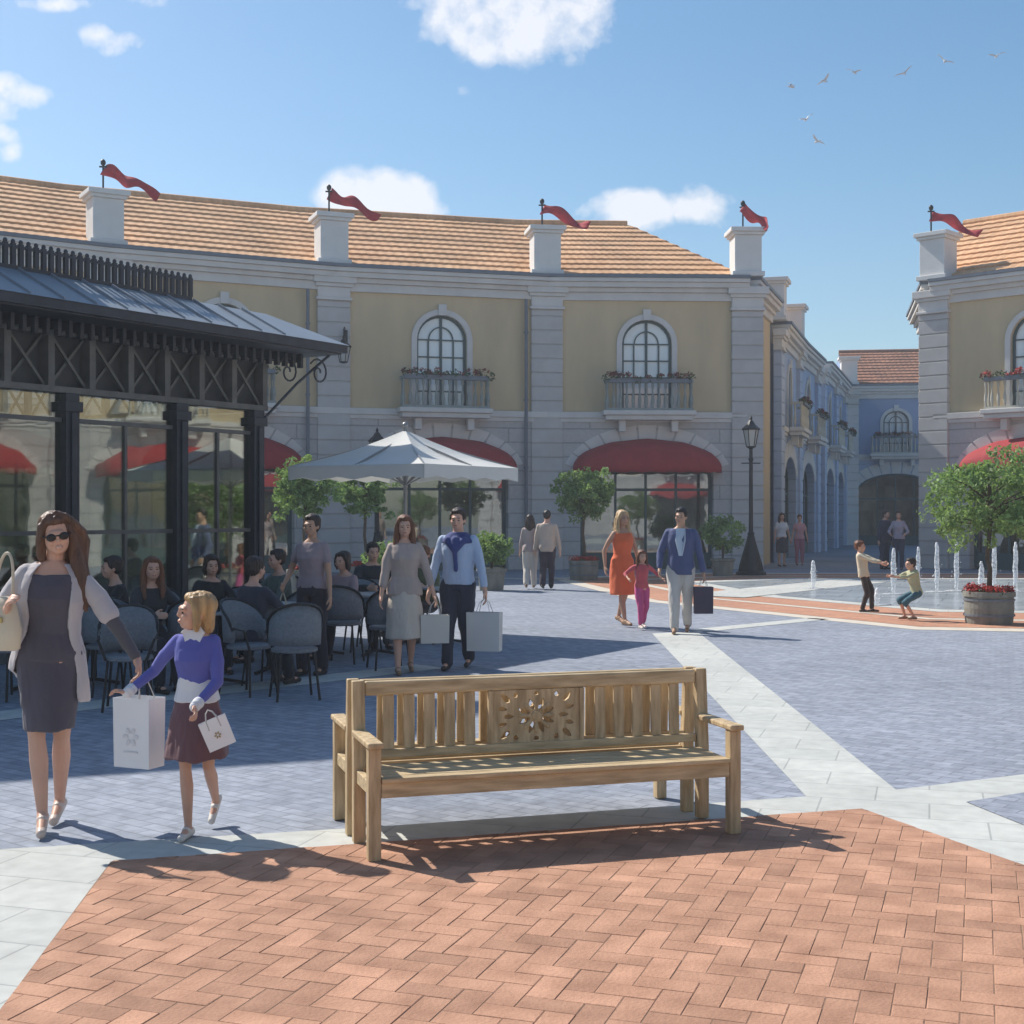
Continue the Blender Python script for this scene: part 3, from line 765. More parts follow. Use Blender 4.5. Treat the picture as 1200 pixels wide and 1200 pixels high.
it = MB(); it.box((-.5,2.6,.021),(2.8,3.2,1.1)); it.box((-.4,3.6,1.4),(2.6,3.8,1.45)); it.box((-.4,3.6,1.9),(2.6,3.8,1.95)); it.build('counter', mat('cafe_wood', (.20,.12,.07), .6, .2, 3), pav)
# ------------------------------------------------------------------ benches
def wood_mat():
    m = mat('teak_wood', (.50,.365,.20), .6, .22, 3.5, bump=.3, bscale=20, stretch=(1.2, 9, 9), c2=(.58,.45,.27)); return m
M_wood = wood_mat()
M_woodv = mat('teak_upright', (.47,.335,.18), .6, .22, 3.5, bump=.3, bscale=20, stretch=(9, 9, 1.2), c2=(.55,.42,.25))
BL = 1.94
def make_bench(loc, rz, label):
    t = empty('bench', loc, rz, label, 'bench', 'wooden benches standing back to back'); t.scale.z = .94
    for x in (0, BL):                      # front legs carry the arms, rear legs carry the back
        m = MB(); m.box((-.032,-.032,0),(.032,.032,.585)); m.build('leg', M_woodv, t, (x, 0, 0), bevel=.006)
        m = MB(); m.add([(-.032,.36,0),(.032,.36,0),(.032,.42,0),(-.032,.42,0),(-.032,.36,.42),(.032,.36,.42),(.032,.42,.42),(-.032,.42,.42),(-.032,.395,.885),(.032,.395,.885),(.032,.445,.885),(-.032,.445,.885)],
                        [(0,3,2,1),(0,1,5,4),(1,2,6,5),(2,3,7,6),(3,0,4,7),(4,5,9,8),(5,6,10,9),(6,7,11,10),(7,4,8,11),(8,9,10,11)])
        m.build('leg', M_woodv, t, (x, 0, 0), bevel=.006)
        m = MB(); m.box((-.04,-.055,.586),(.04,.385,.618)); m.box((-.022,-.0,.50),(.022,.375,.55)) if False else None
        m.build('armrest', M_woodv, t, (x, 0, 0), bevel=.008)
        m = MB(); m.box((-.018,.033,.33),(.018,.359,.40)); m.build('side_rail', M_wood, t, (x, 0, 0), bevel=.004)
    s = MB()
    for k in range(5):
        y = -.045+k*.083; s.box((.034,y,.405),(BL-.034,y+.072,.43))
    s.build('seat', M_wood, t, bevel=.005)
    s = MB(); s.box((.033,-.028,.325),(BL-.033,.006,.404)); s.box((.033,.365,.335),(BL-.033,.395,.404)); s.build('apron', M_wood, t, bevel=.004)
    b = MB(); b.box((.033,.398,.80),(BL-.033,.438,.88)); b.build('top_rail', M_wood, t, bevel=.012)
    b = MB(); b.box((.033,.388,.452),(BL-.033,.424,.50)); b.build('lower_rail', M_wood, t, bevel=.005)
    c0, c1 = BL/2-.27, BL/2+.27
    xs = [.16+k*(c0-.10-.16)/4 for k in range(5)]
    xs = xs+[BL-x for x in xs]
    for grp_ in (xs[:5], xs[5:]):
        b = MB()
        for x in grp_:
            b.add([(x-.03,.400,.50),(x+.03,.400,.50),(x+.03,.418,.50),(x-.03,.418,.50),(x-.03,.410,.80),(x+.03,.410,.80),(x+.03,.428,.80),(x-.03,.428,.80)],[(0,3,2,1),(4,5,6,7),(0,1,5,4),(1,2,6,5),(2,3,7,6),(3,0,4,7)])
        b.build('back_slats', M_woodv, t, bevel=.004)
    # pierced panel: eight petals round a centre, leaf shapes in the corners
    holes = []; cx, cz = BL/2, .65
    def petal(ax, az, ang, l, w_, n=8):
        pts = []
        for k in range(n):
            u = k/n*2*PI; p = (l/2*math.cos(u), w_/2*math.sin(u)*(1-.35*math.cos(u)))
            pts.append((ax+p[0]*math.cos(ang)-p[1]*math.sin(ang), az+p[0]*math.sin(ang)+p[1]*math.cos(ang)))
        return pts
    for k in range(8):
        a = k*PI/4+PI/8; holes.append(petal(cx+.072*math.cos(a), cz+.072*math.sin(a), a, .072, .030))
    for sx_ in (-1, 1):
        for sz_ in (-1, 1):
            holes.append(petal(cx+sx_*.175, cz+sz_*.105, math.atan2(sz_, sx_), .07, .032)); holes.append(petal(cx+sx_*.19, cz+sz_*.045, sx_*sz_*.2, .05, .026)); holes.append(petal(cx+sx_*.115, cz+sz_*.122, PI/2+sx_*sz_*.3, .034, .026))
    holes += [petal(cx, cz+.128, PI/2, .026, .03), petal(cx, cz-.128, PI/2, .026, .03), petal(cx+.155, cz, 0, .055, .026), petal(cx-.155, cz, 0, .055, .026)]
    b = MB(); b.plate([(c0,.50),(c1,.50),(c1,.80),(c0,.80)], holes, .400, .424); b.build('carved_panel', M_woodv, t)
    b = MB()
    for k in range(8):
        a = k*PI/4; b.ell((cx+.07*math.cos(a), .400, cz+.07*math.sin(a)), (.035,.008,.013), Matrix.Rotation(-a, 3, 'Y'), n=10, k=6)
    b.lathe([(.0,0),(.03,.0),(.026,.008),(.0,.012)], 14); 
    vs = b.v[-56:]
    for i, v in enumerate(vs): b.v[len(b.v)-56+i] = Vector((cx+v.x, .398-v.z, cz+v.y))
    for x in (c0+.012, c1-.012): b.box((x-.012,.390,.50),(x+.012,.40,.80))
    b.build('carving', M_woodv, t, smooth=False)
    return t
bdir = Vector((1.854, .57, 0)).normalized(); brz = math.atan2(bdir.y, bdir.x)
b0 = g(438, 1011); b0.z = .012
make_bench(b0, brz, 'wooden bench with carved centre panel facing the viewer, front one of the pair')
bn = Vector((-bdir.y, bdir.x, 0))
b1 = b0+bn*.98+bdir*BL; b1.z = .005
make_bench(b1, brz+PI, 'wooden bench facing away, standing back to back behind the front bench')

# ------------------------------------------------------------------ trees and tubs
M_bark = mat('bark', (.10,.075,.05), .9, .3, 12, bump=.4)
M_tleaf = mat('olive_leaf', (.20,.31,.115), .6, .2, 3, tone=.6)
M_tub = mat('weathered_tub', (.22,.22,.19), .85, .25, 6, bump=.3, stretch=(1,1,.3))
M_soil = mat('soil', (.06,.04,.03), .95, .3, 20)
def leafy(m, c, k=.35):
    t = m.node_tree; tr = t.nodes.new('ShaderNodeBsdfTranslucent'); tr.inputs[0].default_value = (*c, 1); mx = t.nodes.new('ShaderNodeMixShader'); mx.inputs[0].default_value = k
    t.links.new(t.nodes['Principled BSDF'].outputs[0], mx.inputs[1]); t.links.new(tr.outputs[0], mx.inputs[2]); t.links.new(mx.outputs[0], t.nodes['Material Output'].inputs[0])
leafy(M_tleaf, (.28,.42,.10))
def potted_tree(loc, label, H=2.75, cr=1.05, cz=1.85, rz_=.85, tub=(.37,.5), fl=True, seed=1, nl=9000, ls=.045, tilt=0):
    rr = random.Random(seed)
    t = empty('potted_tree', loc, 0, label, 'tree', None)
    tr = MB(); top = cz-rz_*.45
    pts = [(0,0,tub[1]-.1),(.02,.01,tub[1]+.35),(-.02,.02,(tub[1]+top)/2),(.02,0,top),(.03,.02,cz+.2)]
    tr.tube(pts, [.045,.038,.034,.032,.015], 8)
    tips = []
    for k in range(15):
        a = k*2.4+rr.uniform(-.3,.3); z0 = top-.05+rr.uniform(0,.45); el = rr.uniform(.1,1.1)
        l = rr.uniform(.55,.9); q = Vector((cr*l*math.cos(a)*math.cos(el*.8), cr*l*math.sin(a)*math.cos(el*.8), z0+rz_*l*math.sin(el)))
        mid = Vector((q.x*.45, q.y*.45, z0+(q.z-z0)*.6)); tr.tube([(0,0,z0), mid, q], [.02,.013,.005], 6, cap=False); tips.append(q)
    tr.build('trunk', M_bark, t, smooth=True)
    mb = MB(); cols = []; ncl = int(nl/55)
    for k in range(ncl):
        while True:
            p = Vector((rr.uniform(-1,1), rr.uniform(-1,1), rr.uniform(-1,1)))
            if .35 < p.length < 1: break
        lump = .84+.42*noise.noise(p.normalized()*2.1+Vector((seed*3.1,0,0)))
        c = Vector((p.x*cr*lump, p.y*cr*lump, cz+p.z*rz_*lump)); s = rr.uniform(.08,.21)*cr
        leaf_cloud(mb, cols, rr, c, (s, s, s*.8), 55, ls*rr.uniform(.8,1.15), rr.uniform(.3,.7))
    mb.build('crown', M_tleaf, t, fix=False, col=cols)
    r_, h = tub
    p = MB(); p.lathe([(r_*.93,0),(r_*.95,.04),(r_,h*.5),(r_*.98,h-.08),(r_*1.05,h-.075),(r_*1.05,h),(r_*.93,h),(r_*.93,h-.06)], 32); p.build('tub', M_tub, t, smooth=False)
    for z in (h*.25, h*.72):
        q = MB(); q.lathe([(r_*1.0,z),(r_*1.03,z),(r_*1.03,z+.03),(r_*1.0,z+.03)], 32); q.build('hoop', M_gutter, t)
    if fl:
        mb = MB(); cols = []
        for k in range(34):
            a = rr.uniform(0, 2*PI); q = r_*math.sqrt(rr.random())*.95; leaf_cloud(mb, cols, rr, (q*math.cos(a), q*math.sin(a), h+.02+rr.uniform(-.02,.05)), (.09,.09,.06), 24, .028)
        mb.build('flowers', M_redfl, t, fix=False, col=cols)
        mb = MB(); cols = []
        for k in range(18):
            a = rr.uniform(0, 2*PI); q = r_*math.sqrt(rr.random()); leaf_cloud(mb, cols, rr, (q*math.cos(a), q*math.sin(a), h-.02), (.09,.09,.05), 20, .03)
        mb.build('flower_leaves', M_leaf, t, fix=False, col=cols)
    return t
p = g(1159, 731); potted_tree(p, 'round leafy potted tree in a grey tub of red flowers, right foreground beside the fountain', seed=3, cr=1.1, cz=1.92, rz_=.86, nl=8200)
potted_tree(at(357, 29), 'green potted tree behind the café chairs, just right of the pavilion', seed=5, cr=.85, cz=2.25, rz_=.75, fl=True, nl=6500, ls=.05)
potted_tree(at(428, 31), 'potted tree partly hidden under the left half of the white parasol', seed=6, cr=.75, cz=2.15, rz_=.65, nl=5500, ls=.05)
potted_tree(at(684, 34.5), 'potted tree in front of the stone pier, left of the woman in orange', seed=7, cr=.95, cz=2.2, rz_=.75, nl=6500, ls=.055)
def shrub(loc, label, r=.55, h=1.25, seed=1):
    rr = random.Random(seed); t = empty('potted_shrub', loc, 0, label, 'shrub')
    q = MB(); q.lathe([(.26,0),(.30,.4),(.34,.42),(.34,.48),(.28,.48)], 16); q.build('pot', M_tub, t)
    q = MB(); q.tube([(0,0,.4),(0,0,h-.3)], .03, 6); q.build('stem', M_bark, t)
    mb = MB(); cols = []
    for k in range(60):
        a = Vector((rr.gauss(0,1), rr.gauss(0,1), rr.gauss(0,1))).normalized()*rr.uniform(.4,.95)
        leaf_cloud(mb, cols, rr, (a.x*r, a.y*r, h+a.z*r*.9), (.14,.14,.12), 45, .05, rr.uniform(.3,.7))
    mb.build('foliage', M_tleaf, t, fix=False, col=cols)
shrub(at(847, 36.5), 'round green shrub in a pot at the right end of the red awning shopfront', .62, 1.15, 3)
shrub(at(576, 30.0), 'yellowish green shrub in a pot between the café parasol and the strolling couple', .42, .95, 4)
shrub(at(452, 26.0), 'low dark green shrub in a pot behind the woman in the beige cardigan', .42, .75, 8)

# ------------------------------------------------------------------ street lamps and wall lanterns
M_lampglass = mat('frosted_lamp_glass', (.45,.45,.42), .2, .05, 3)
def lantern(mb_i, mb_g, z, s=1.0):
    mb_i.lathe([(.05*s,z),(.13*s,z+.03*s),(.13*s,z+.06*s)], 6)
    mb_g.lathe([(.115*s,z+.061*s),(.20*s,z+.50*s)], 6)
    for k in range(6):
        a = k*PI/3; mb_i.tube([(.125*s*math.cos(a),.125*s*math.sin(a),z+.05*s),(.212*s*math.cos(a),.212*s*math.sin(a),z+.51*s)], .012*s, 5)
    mb_i.lathe([(.24*s,z+.501*s),(.25*s,z+.54*s),(.12*s,z+.66*s),(.07*s,z+.74*s),(.03*s,z+.78*s),(.045*s,z+.82*s),(.0*s+.005,z+.90*s)], 6)
def street_lamp(loc, label, H=4.3, base=1.0):
    t = empty('street_lamp', loc, 0, label, 'street lamp', 'black street lamps in front of the long tan building')
    m = MB(); m.lathe([(.36*base,0),(.36*base,.08),(.30*base,.12),(.27*base,.30),(.19*base,.62),(.12,.95),(.10,1.05),(.085,1.10)], 16); m.build('base', M_iron, t, smooth=False)
    m = MB(); m.lathe([(.085,1.10),(.10,1.14),(.06,1.2),(.05,H-1.25),(.075,H-1.2),(.05,H-1.14),(.045,H-.92),(.07,H-.90)], 12)
    m.tube([(-.26,0,H-1.3),(.26,0,H-1.3)], .018, 6); m.build('post', M_iron, t)
    a, b = MB(), MB(); lantern(a, b, H-.90); a.build('lantern_frame', M_iron, t); b.build('lantern_glass', M_lampglass, t)
street_lamp(at(880, 37.2), 'tall black street lamp with flared base at the corner of the lane', 4.35, 1.15)
street_lamp(at(442, 37.6), 'black street lamp seen under and behind the white parasol', 4.05)
street_lamp(at(905, 60), 'small distant black street lamp inside the lane', 3.8) if False else None
def wall_lantern(P0, rz, label):
    t = empty('wall_lantern', P0, rz, label, 'wall lantern', 'black lanterns bracketed on the pilasters')
    m = MB(); m.box((-.06,-.02,-.25),(.06,.0,.15)); m.tube([(0,-.02,.08),(0,-.25,.2),(0,-.45,.1)], .02, 6); m.tube([(0,-.02,-.2),(0,-.22,-.1),(0,-.4,.08)], .014, 6); m.build('bracket', M_iron, t)
    a, b = MB(), MB(); lantern(a, b, -.85, .9)
    for q in (a, b): q.v = [v+Vector((0,-.45,.0)) for v in q.v]
    a.build('lantern_frame', M_iron, t); b.build('lantern_glass', M_lampglass, t)
lb = ['pilaster of the long tan building just right of the pavilion eaves', 'middle pilaster of the long tan building']
for k, i in enumerate((2, 3)):
    x, y = P[i]; wall_lantern(Vector((x+.38, y-.12, 6.75)), 0, 'black lantern on the '+lb[k]) if k == 0 else None

# ------------------------------------------------------------------ parasol
M_canvas = mat('white_canvas', (.86,.86,.83), .85, .04, 2, bump=.1)
_t = M_canvas.node_tree; _tr = _t.nodes.new('ShaderNodeBsdfTranslucent'); _tr.inputs[0].default_value = (.86,.86,.80,1); _mx = _t.nodes.new('ShaderNodeMixShader'); _mx.inputs[0].default_value = .32
_t.links.new(_t.nodes['Principled BSDF'].outputs[0], _mx.inputs[1]); _t.links.new(_tr.outputs[0], _mx.inputs[2]); _t.links.new(_mx.outputs[0], _t.nodes['Material Output'].inputs[0])
M_pole = mat('grey_metal_pole', (.30,.30,.30), .4, .1, 5, metal=.5)
def parasol(loc, rz, label, half=1.62, ztop=2.98, zed=2.36):
    t = empty('parasol', loc, rz, label, 'parasol')
    m = MB(); n = 8
    vs = []; 
    for s in range(4):
        a0, a1 = PI/4+s*PI/2, PI/4+(s+1)*PI/2
        c0 = Vector((half*math.sqrt(2)*math.cos(a0), half*math.sqrt(2)*math.sin(a0), zed)); c1 = Vector((half*math.sqrt(2)*math.cos(a1), half*math.sqrt(2)*math.sin(a1), zed)); tp = Vector((0,0,ztop))
        b = len(m.v)
        for i in range(n+1):
            for j in range(n+1):
                u, v = i/n, j/n; e = c0.lerp(c1, u); p = tp.lerp(e, v); p.z -= .05*math.sin(PI*v)*(1-.0)+.03*math.sin(PI*u)*math.sin(PI*v); 
                m.v.append(p)
        for i in range(n):
            for j in range(n): m.f.append([b+i*(n+1)+j, b+i*(n+1)+j+1, b+(i+1)*(n+1)+j+1, b+(i+1)*(n+1)+j])
        b = len(m.v)
        for i in range(n+1):
            e = c0.lerp(c1, i/n); m.v.append(e+Vector((0,0,.0))); m.v.append(e+Vector((0,0,-.17-.02*math.cos(i*PI))))
        for i in range(n): m.f.append([b+2*i, b+2*i+1, b+2*i+3, b+2*i+2])
    o = m.build('canopy', M_canvas, t, fix=False); md = o.modifiers.new('s', 'SOLIDIFY'); md.thickness = .012
    q = MB(); q.tube([(0,0,.05),(0,0,ztop+.05)], .03, 10); q.ell((0,0,ztop+.07), .045, n=10, k=6); q.build('pole', M_pole, t)
    q = MB(); q.box((-.32,-.32,0),(.32,.32,.08)); q.lathe([(.06,.08),(.05,.3)], 10); q.build('base', M_iron, t, bevel=.01)
    for s in range(8):
        a = PI/4+s*PI/4; l = half*math.sqrt(2) if s % 2 == 0 else half
        q = MB(); q.bar((0,0,ztop-.10),(l*.97*math.cos(a),l*.97*math.sin(a),zed+.0),.02,.03); q.bar((0,0,zed-.25),(l*.5*math.cos(a),l*.5*math.sin(a),(ztop+zed)/2-.1),.016,.02); q.build('rib', M_pole, t)
parasol(at(475, 19.0), R(58), 'large square white parasol open over the café tables', half=1.14, ztop=2.86, zed=2.34)

# ------------------------------------------------------------------ café chairs and tables
M_wick = mat('grey_woven_seat', (.20,.22,.24), .6, .15, 40, bump=.4, bscale=90)
M_bist = mat('table_top', (.42,.44,.44), .35, .08, 4)
def make_chair():
    t = empty('cafe_chair', (0,0,0), 0, None, 'chair', 'café chairs on the terrace')
    s = MB(); s.rings([(0,0,.43,.19,.19),(0,0,.44,.215,.21),(0,0,.465,.215,.21),(0,0,.475,.19,.19)], 20); s.build('seat', M_wick, t)
    b = MB(); n = 12                      # rounded bucket back
    for (zo, fl_) in ((0, 0),):
        for i in range(n+1):
            a = -PI*.05+PI*1.1*i/n; u = math.sin(PI*i/n)
            for z in (.50, .60, .70, .60+.28*u**.6): b.v.append(Vector((.24*math.cos(a)*(1+.1*(z-.5)), .02+.22*math.sin(a)*(1+.35*(z-.5)), z)))
        for i in range(n):
            for j in range(3): b.f.append([i*4+j, i*4+j+1, (i+1)*4+j+1, (i+1)*4+j])
    o = b.build('backrest', M_wick, t, smooth=True); md = o.modifiers.new('s', 'SOLIDIFY'); md.thickness = .02
    f = MB(); pts = []
    for i in range(n+1):
        a = -PI*.05+PI*1.1*i/n; u = math.sin(PI*i/n); z = .61+.28*u**.6; pts.append((.245*math.cos(a)*(1+.1*(z-.5)), .02+.225*math.sin(a)*(1+.35*(z-.5)), z))
    f.tube(pts, .014, 6); f.build('back_frame', M_iron, t)
    for (x, y) in ((-.17,-.15),(.17,-.15),(-.17,.17),(.17,.17)):
        l = MB(); l.tube([(x*.9,y*.9,.44),(x*1.15,y*1.2,0)], .012, 6); l.build('leg', M_iron, t)
    for x in (-1, 1):
        a = MB(); a.tube([(x*.17,-.15,.44),(x*.235,-.14,.62),(x*.245,.0,.64)], .012, 6); a.build('arm', M_iron, t)
    return t
def make_table():
    t = empty('cafe_table', (0,0,0), 0, None, 'table', 'round café tables on the terrace')
    m = MB(); m.lathe([(.33,.71),(.35,.72),(.35,.74),(.33,.745)], 24); m.build('tabletop', M_bist, t)
    m = MB(); m.lathe([(.03,.04),(.028,.70),(.10,.709)], 10); m.build('pedestal', M_iron, t)
    m = MB()
    for k in range(3):
        a = k*2*PI/3; m.bar((0,0,.06),(.26*math.cos(a),.26*math.sin(a),.02),.03,.03)
    m.build('foot', M_iron, t); return t
ch0, tb0 = make_chair(), make_table()
# (px, depth, yaw) of the chairs, then of the tables
chairs = [(226,13.4,200,'chair with rounded grey back directly behind the blond girl'),(316,13.6,160,'chair in front of the pavilion corner, left of the woman in dark trousers'),
          (292,12.9,60,'chair nearest the viewer, between the blond girl and the woman in dark trousers'),(128,12.9,120,'chair just right of the long haired woman, nearest the pavilion glass'),
          (340,15.2,250,'chair behind and left of the standing woman in dark trousers'),(402,15.6,170,'chair between the woman in dark trousers and the woman in the beige cardigan'),
          (425,16.9,20,'chair under the left side of the parasol'),(262,14.8,-30,'chair close to the second pavilion column from the right'),
          (190,14.9,30,'chair beside the seated auburn woman'),(372,17.6,100,'chair behind the standing woman in dark trousers, far row'),
          (455,15.0,200,'chair close to the left of the woman in the beige cardigan'),(498,18.4,60,'chair under the right half of the parasol'),
          (12,12.6,150,'chair at the far left edge behind the long haired woman'),(300,16.4,200,'chair near the corner column of the pavilion'),
          (165,13.2,95,'chair holding the seated auburn woman'),(438,17.6,180,'chair holding the seated man under the parasol'),(150,11.9,10,'chair in the shade behind the white paper bag'),
          (345,12.6,200,'dark framed chair left of the benches, nearest of the terrace')]
tables = [(258,13.6,'round table behind the blond girl'),(110,13.6,'round table left of the seated auburn woman'),(378,16.4,'round table behind the woman in dark trousers'),
          (440,16.4,'round table in front of the seated man under the parasol'),(318,14.6,'round table at the corner of the pavilion'),(520,17.9,'round table right of the parasol pole'),(40,13.3,'round table at the far left behind the long haired woman')]
for i, (px, Z, a, lb) in enumerate(chairs):
    o = ch0 if i == 0 else copy_tree(ch0)
    o.location = at(px, Z); o.rotation_euler.z = R(a); o['label'] = lb
for i, (px, Z, lb) in enumerate(tables):
    o = tb0 if i == 0 else copy_tree(tb0)
    o.location = at(px, Z); o['label'] = lb

# ------------------------------------------------------------------ fountain jets
M_jet = bpy.data.materials.new('water_spray'); M_jet.use_nodes = True
_t = M_jet.node_tree; _p = _t.nodes['Principled BSDF']; _p.inputs['Base Color'].default_value = (.92,.95,.97,1); _p.inputs['Roughness'].default_value = .25
_p.inputs['Emission Strength'].default_value = 0
_n = _t.nodes.new('ShaderNodeTexNoise'); _n.inputs['Scale'].default_value = 18; _tc = _t.nodes.new('ShaderNodeTexCoord'); _t.links.new(_tc.outputs['Object'], _n.inputs['Vector'])
_m = _t.nodes.new('ShaderNodeMapRange'); _m.inputs['From Min'].default_value = .35; _m.inputs['From Max'].default_value = .6; _m.inputs['To Min'].default_value = .15; _m.inputs['To Max'].default_value = .75; _t.links.new(_n.outputs[0], _m.inputs[0]); _t.links.new(_m.outputs[0], _p.inputs['Alpha'])
jets = [(1047,28.2,.95,'water jet between the two playing boys'),(1098,29.0,1.05,'water jet left of the tree crown, the tall left one'),(1121,29.3,1.05,'water jet just left of the tree trunk'),
        (1150,26.0,.75,'short water jet directly behind the tree tub'),(1165,30.0,1.05,'water jet just right of the tree trunk'),(1190,29.2,1.05,'rightmost water jet near the edge'),
        (953,30.2,.62,'single short water jet left of the boys'),(1028,25.0,.30,'tiny water jet beside the standing boy'),(1076,33.0,.85,'far water jet behind the crouching boy')]
for k, (px, Z, h, lb) in enumerate(jets):
    t = MB(); rr = random.Random(k); pts = []; rs = []
    for i in range(15):
        u = i/14; pts.append((rr.uniform(-.008,.008), rr.uniform(-.008,.008), u*h)); rs.append((.030+.026*math.sin(PI*u))*rr.uniform(.9,1.1) if i < 14 else .02)
    t.tube(pts, rs, 10)
    for i in range(9):
        a = rr.uniform(0,6.28); q = rr.uniform(.06,.14); t.ell((q*math.cos(a), q*math.sin(a), rr.uniform(.01,h*.75)*(1-q*2.5)+.02), rr.uniform(.008,.016), n=6, k=4)
    t.lathe([(.26,.0),(.2,.008),(.05,.02)], 14)
    o = t.build('water_jet', M_jet, None, at(px, Z)+Vector((0,0,.03)), smooth=True); meta(o, lb, 'water jet', 'water jets rising from the fountain court')

# ------------------------------------------------------------------ gulls
M_gull = mat('gull_feathers', (.62,.62,.62), .8, .25, 8)
gl_ = [(927,102,'lowest left gull of the upper row'),(966,95,'second gull from the left in the upper row'),(1001,85,'third gull from the left in the upper row'),(1060,86,'gull in the middle of the long upper row'),
       (1107,72,'second gull from the right end of the flock'),(1168,66,'rightmost and highest gull of the flock'),(945,140,'upper one of the two gulls flying below the row'),(958,166,'lowest gull of the flock')]
def gull():
    t = empty('gull', (0,0,0), 0, None, 'bird', 'gulls flying in the sky')
    b = MB(); b.tube([(0,-.28,.0),(0,-.22,.03),(0,-.05,0),(0,.15,0),(0,.30,.01)], [.012,.045,.07,.05,.02], 8); b.build('body', M_gull, t, smooth=True)
    for s in (-1, 1):
        w_ = MB(); pr = [(0,0,0,.11),(.25,-.04,.16,.09),(.48,.02,.20,.06),(.70,.12,.12,.01)]
        for (x, y, z, c) in pr: w_.v += [Vector((s*x, y-c, z)), Vector((s*x, y+c, z+.005)), Vector((s*x, y, z+.03*(1-x)))]
        for i in range(3):
            a, b_ = i*3, (i+1)*3
            for (p_, q_) in ((0,2),(2,1),(1,0)): w_.f.append([a+p_, a+q_, b_+q_, b_+p_])
        w_.build('wing', M_gull, t)
    return t
gu = gull()
for k, (px, py, lb) in enumerate(gl_):
    o = gu if k == 0 else copy_tree(gu)
    o.location = at(px, 80, py); o.rotation_euler = (R(10), R((-25, 20, -15, 25, -30, 10, 25, -20)[k]), R(100+k*17)); o['label'] = lb+', right side of the sky'
    o.scale = (.85,)*3
# ------------------------------------------------------------------ people
def skin(n, c): return mat('skin_'+n, c, .5, .06, 9, trans=.08, spec=.4)
SK = skin('light', (.64,.37,.26)); SK2 = skin('tan', (.50,.29,.19))
def cloth(n, c, var=.08, **k): return mat('cloth_'+n, c, .85, var, 6, bump=.25, bscale=14, stretch=(1,1,.5), sheen=.15, **k)
def hairm(n, c): return mat('hair_'+n, c, .42, .35, 30, bump=.6, bscale=60, stretch=(1,1,.12))
M_black = mat('black_plastic', (.012,.012,.014), .2, .1, 5)
M_lip = mat('lips', (.42,.12,.11), .5, .05, 9)
M_eyew = mat('eye_white', (.7,.68,.65), .3, .03, 9); M_eyed = mat('eye_dark', (.03,.02,.015), .2, .1, 9); M_teeth = mat('teeth', (.75,.73,.68), .3, .02, 9)

def remesh(mb, name, m, parent, vox, it=3, wob=0.0, wf=7.0, seed=0, zf=.45, fac=.5):
    me = bpy.data.meshes.new(name); me.from_pydata([tuple(v) for v in mb.v], [], mb.f)
    bm = bmesh.new(); bm.from_mesh(me); bmesh.ops.recalc_face_normals(bm, faces=bm.faces); bm.to_mesh(me); bm.free()
    o = bpy.data.objects.new(name, me); COL.objects.link(o)
    r = o.modifiers.new('r', 'REMESH'); r.mode = 'VOXEL'; r.voxel_size = vox; r.use_smooth_shade = True
    if it: s = o.modifiers.new('s', 'SMOOTH'); s.iterations = it; s.factor = fac
    dg = bpy.context.evaluated_depsgraph_get(); dg.update()
    nm = bpy.data.meshes.new_from_object(o.evaluated_get(dg)); bpy.data.objects.remove(o)
    if wob:
        no = [v.normal.copy() for v in nm.vertices]
        for v, n_ in zip(nm.vertices, no):
            q = Vector((v.co.x*wf, v.co.y*wf, v.co.z*wf*zf))+Vector((seed*3.7, 0, 0))
            v.co += n_*(noise.noise(q)*wob+abs(noise.noise(q*2.3))*wob*.5)
    nm.materials.clear(); nm.materials.append(m); nm.name = name
    nm.polygons.foreach_set('use_smooth', [True]*len(nm.polygons))
    ob = bpy.data.objects.new(name, nm); COL.objects.link(ob); ob.parent = parent
    return ob

def ik(a, c, l1, l2, pole):
    d = c-a; L_ = d.length; mx_ = (l1+l2)*.999
    if L_ > mx_: c = a+d*(mx_/L_); d = c-a; L_ = mx_
    x = (l1*l1-l2*l2+L_*L_)/(2*L_); h = math.sqrt(max(0, l1*l1-x*x)); n = d.normalized()
    p = (Vector(pole)-n*n.dot(Vector(pole))).normalized()
    return a+n*x+p*h, c

def hand(mb, wrist, dirv, palmn, s, curl=.5, n=8, side=1):
    """palm plus five separate fingers; dirv = towards the fingertips, palmn = out of the palm"""
    d = Vector(dirv).normalized(); pn = (Vector(palmn)-d*Vector(palmn).dot(d)).normalized(); a = d.cross(pn)*side
    m = Matrix((a, pn, d)).transposed()
    mb.ell(wrist+d*.038*s, (.036*s, .016*s, .046*s), m, n=12, k=8)
    mb.cap(wrist-d*.01*s, wrist+d*.02*s, .022*s, .024*s, n)
    for k, (off, l) in enumerate(((-.027,.062),(-.009,.072),(.009,.068),(.026,.054))):
        p = wrist+d*.072*s+a*off*s; dd = d; c = curl
        for q in range(3):
            ax = (dd*math.cos(c*(.5 if q == 0 else .9))+pn*math.sin(c*(.5 if q == 0 else .9))).normalized()
            e = p+ax*l*s*(.44,.32,.26)[q]; mb.cap(p, e, (.0098,.0088,.0078)[q]*s, (.0088,.0078,.0068)[q]*s, n); p = e
            pn2 = (pn*math.cos(c*.7)-dd*math.sin(c*.7)); dd = ax
    p = wrist+d*.02*s-a*.030*s+pn*.004*s; ax = (d*.75-a*.55+pn*.25).normalized(); e = p+ax*.036*s; mb.cap(p, e, .0125*s, .0105*s, n)
    e2 = e+(d*.9-a*.1+pn*.35).normalized()*.030*s; mb.cap(e, e2, .0105*s, .0085*s, n)

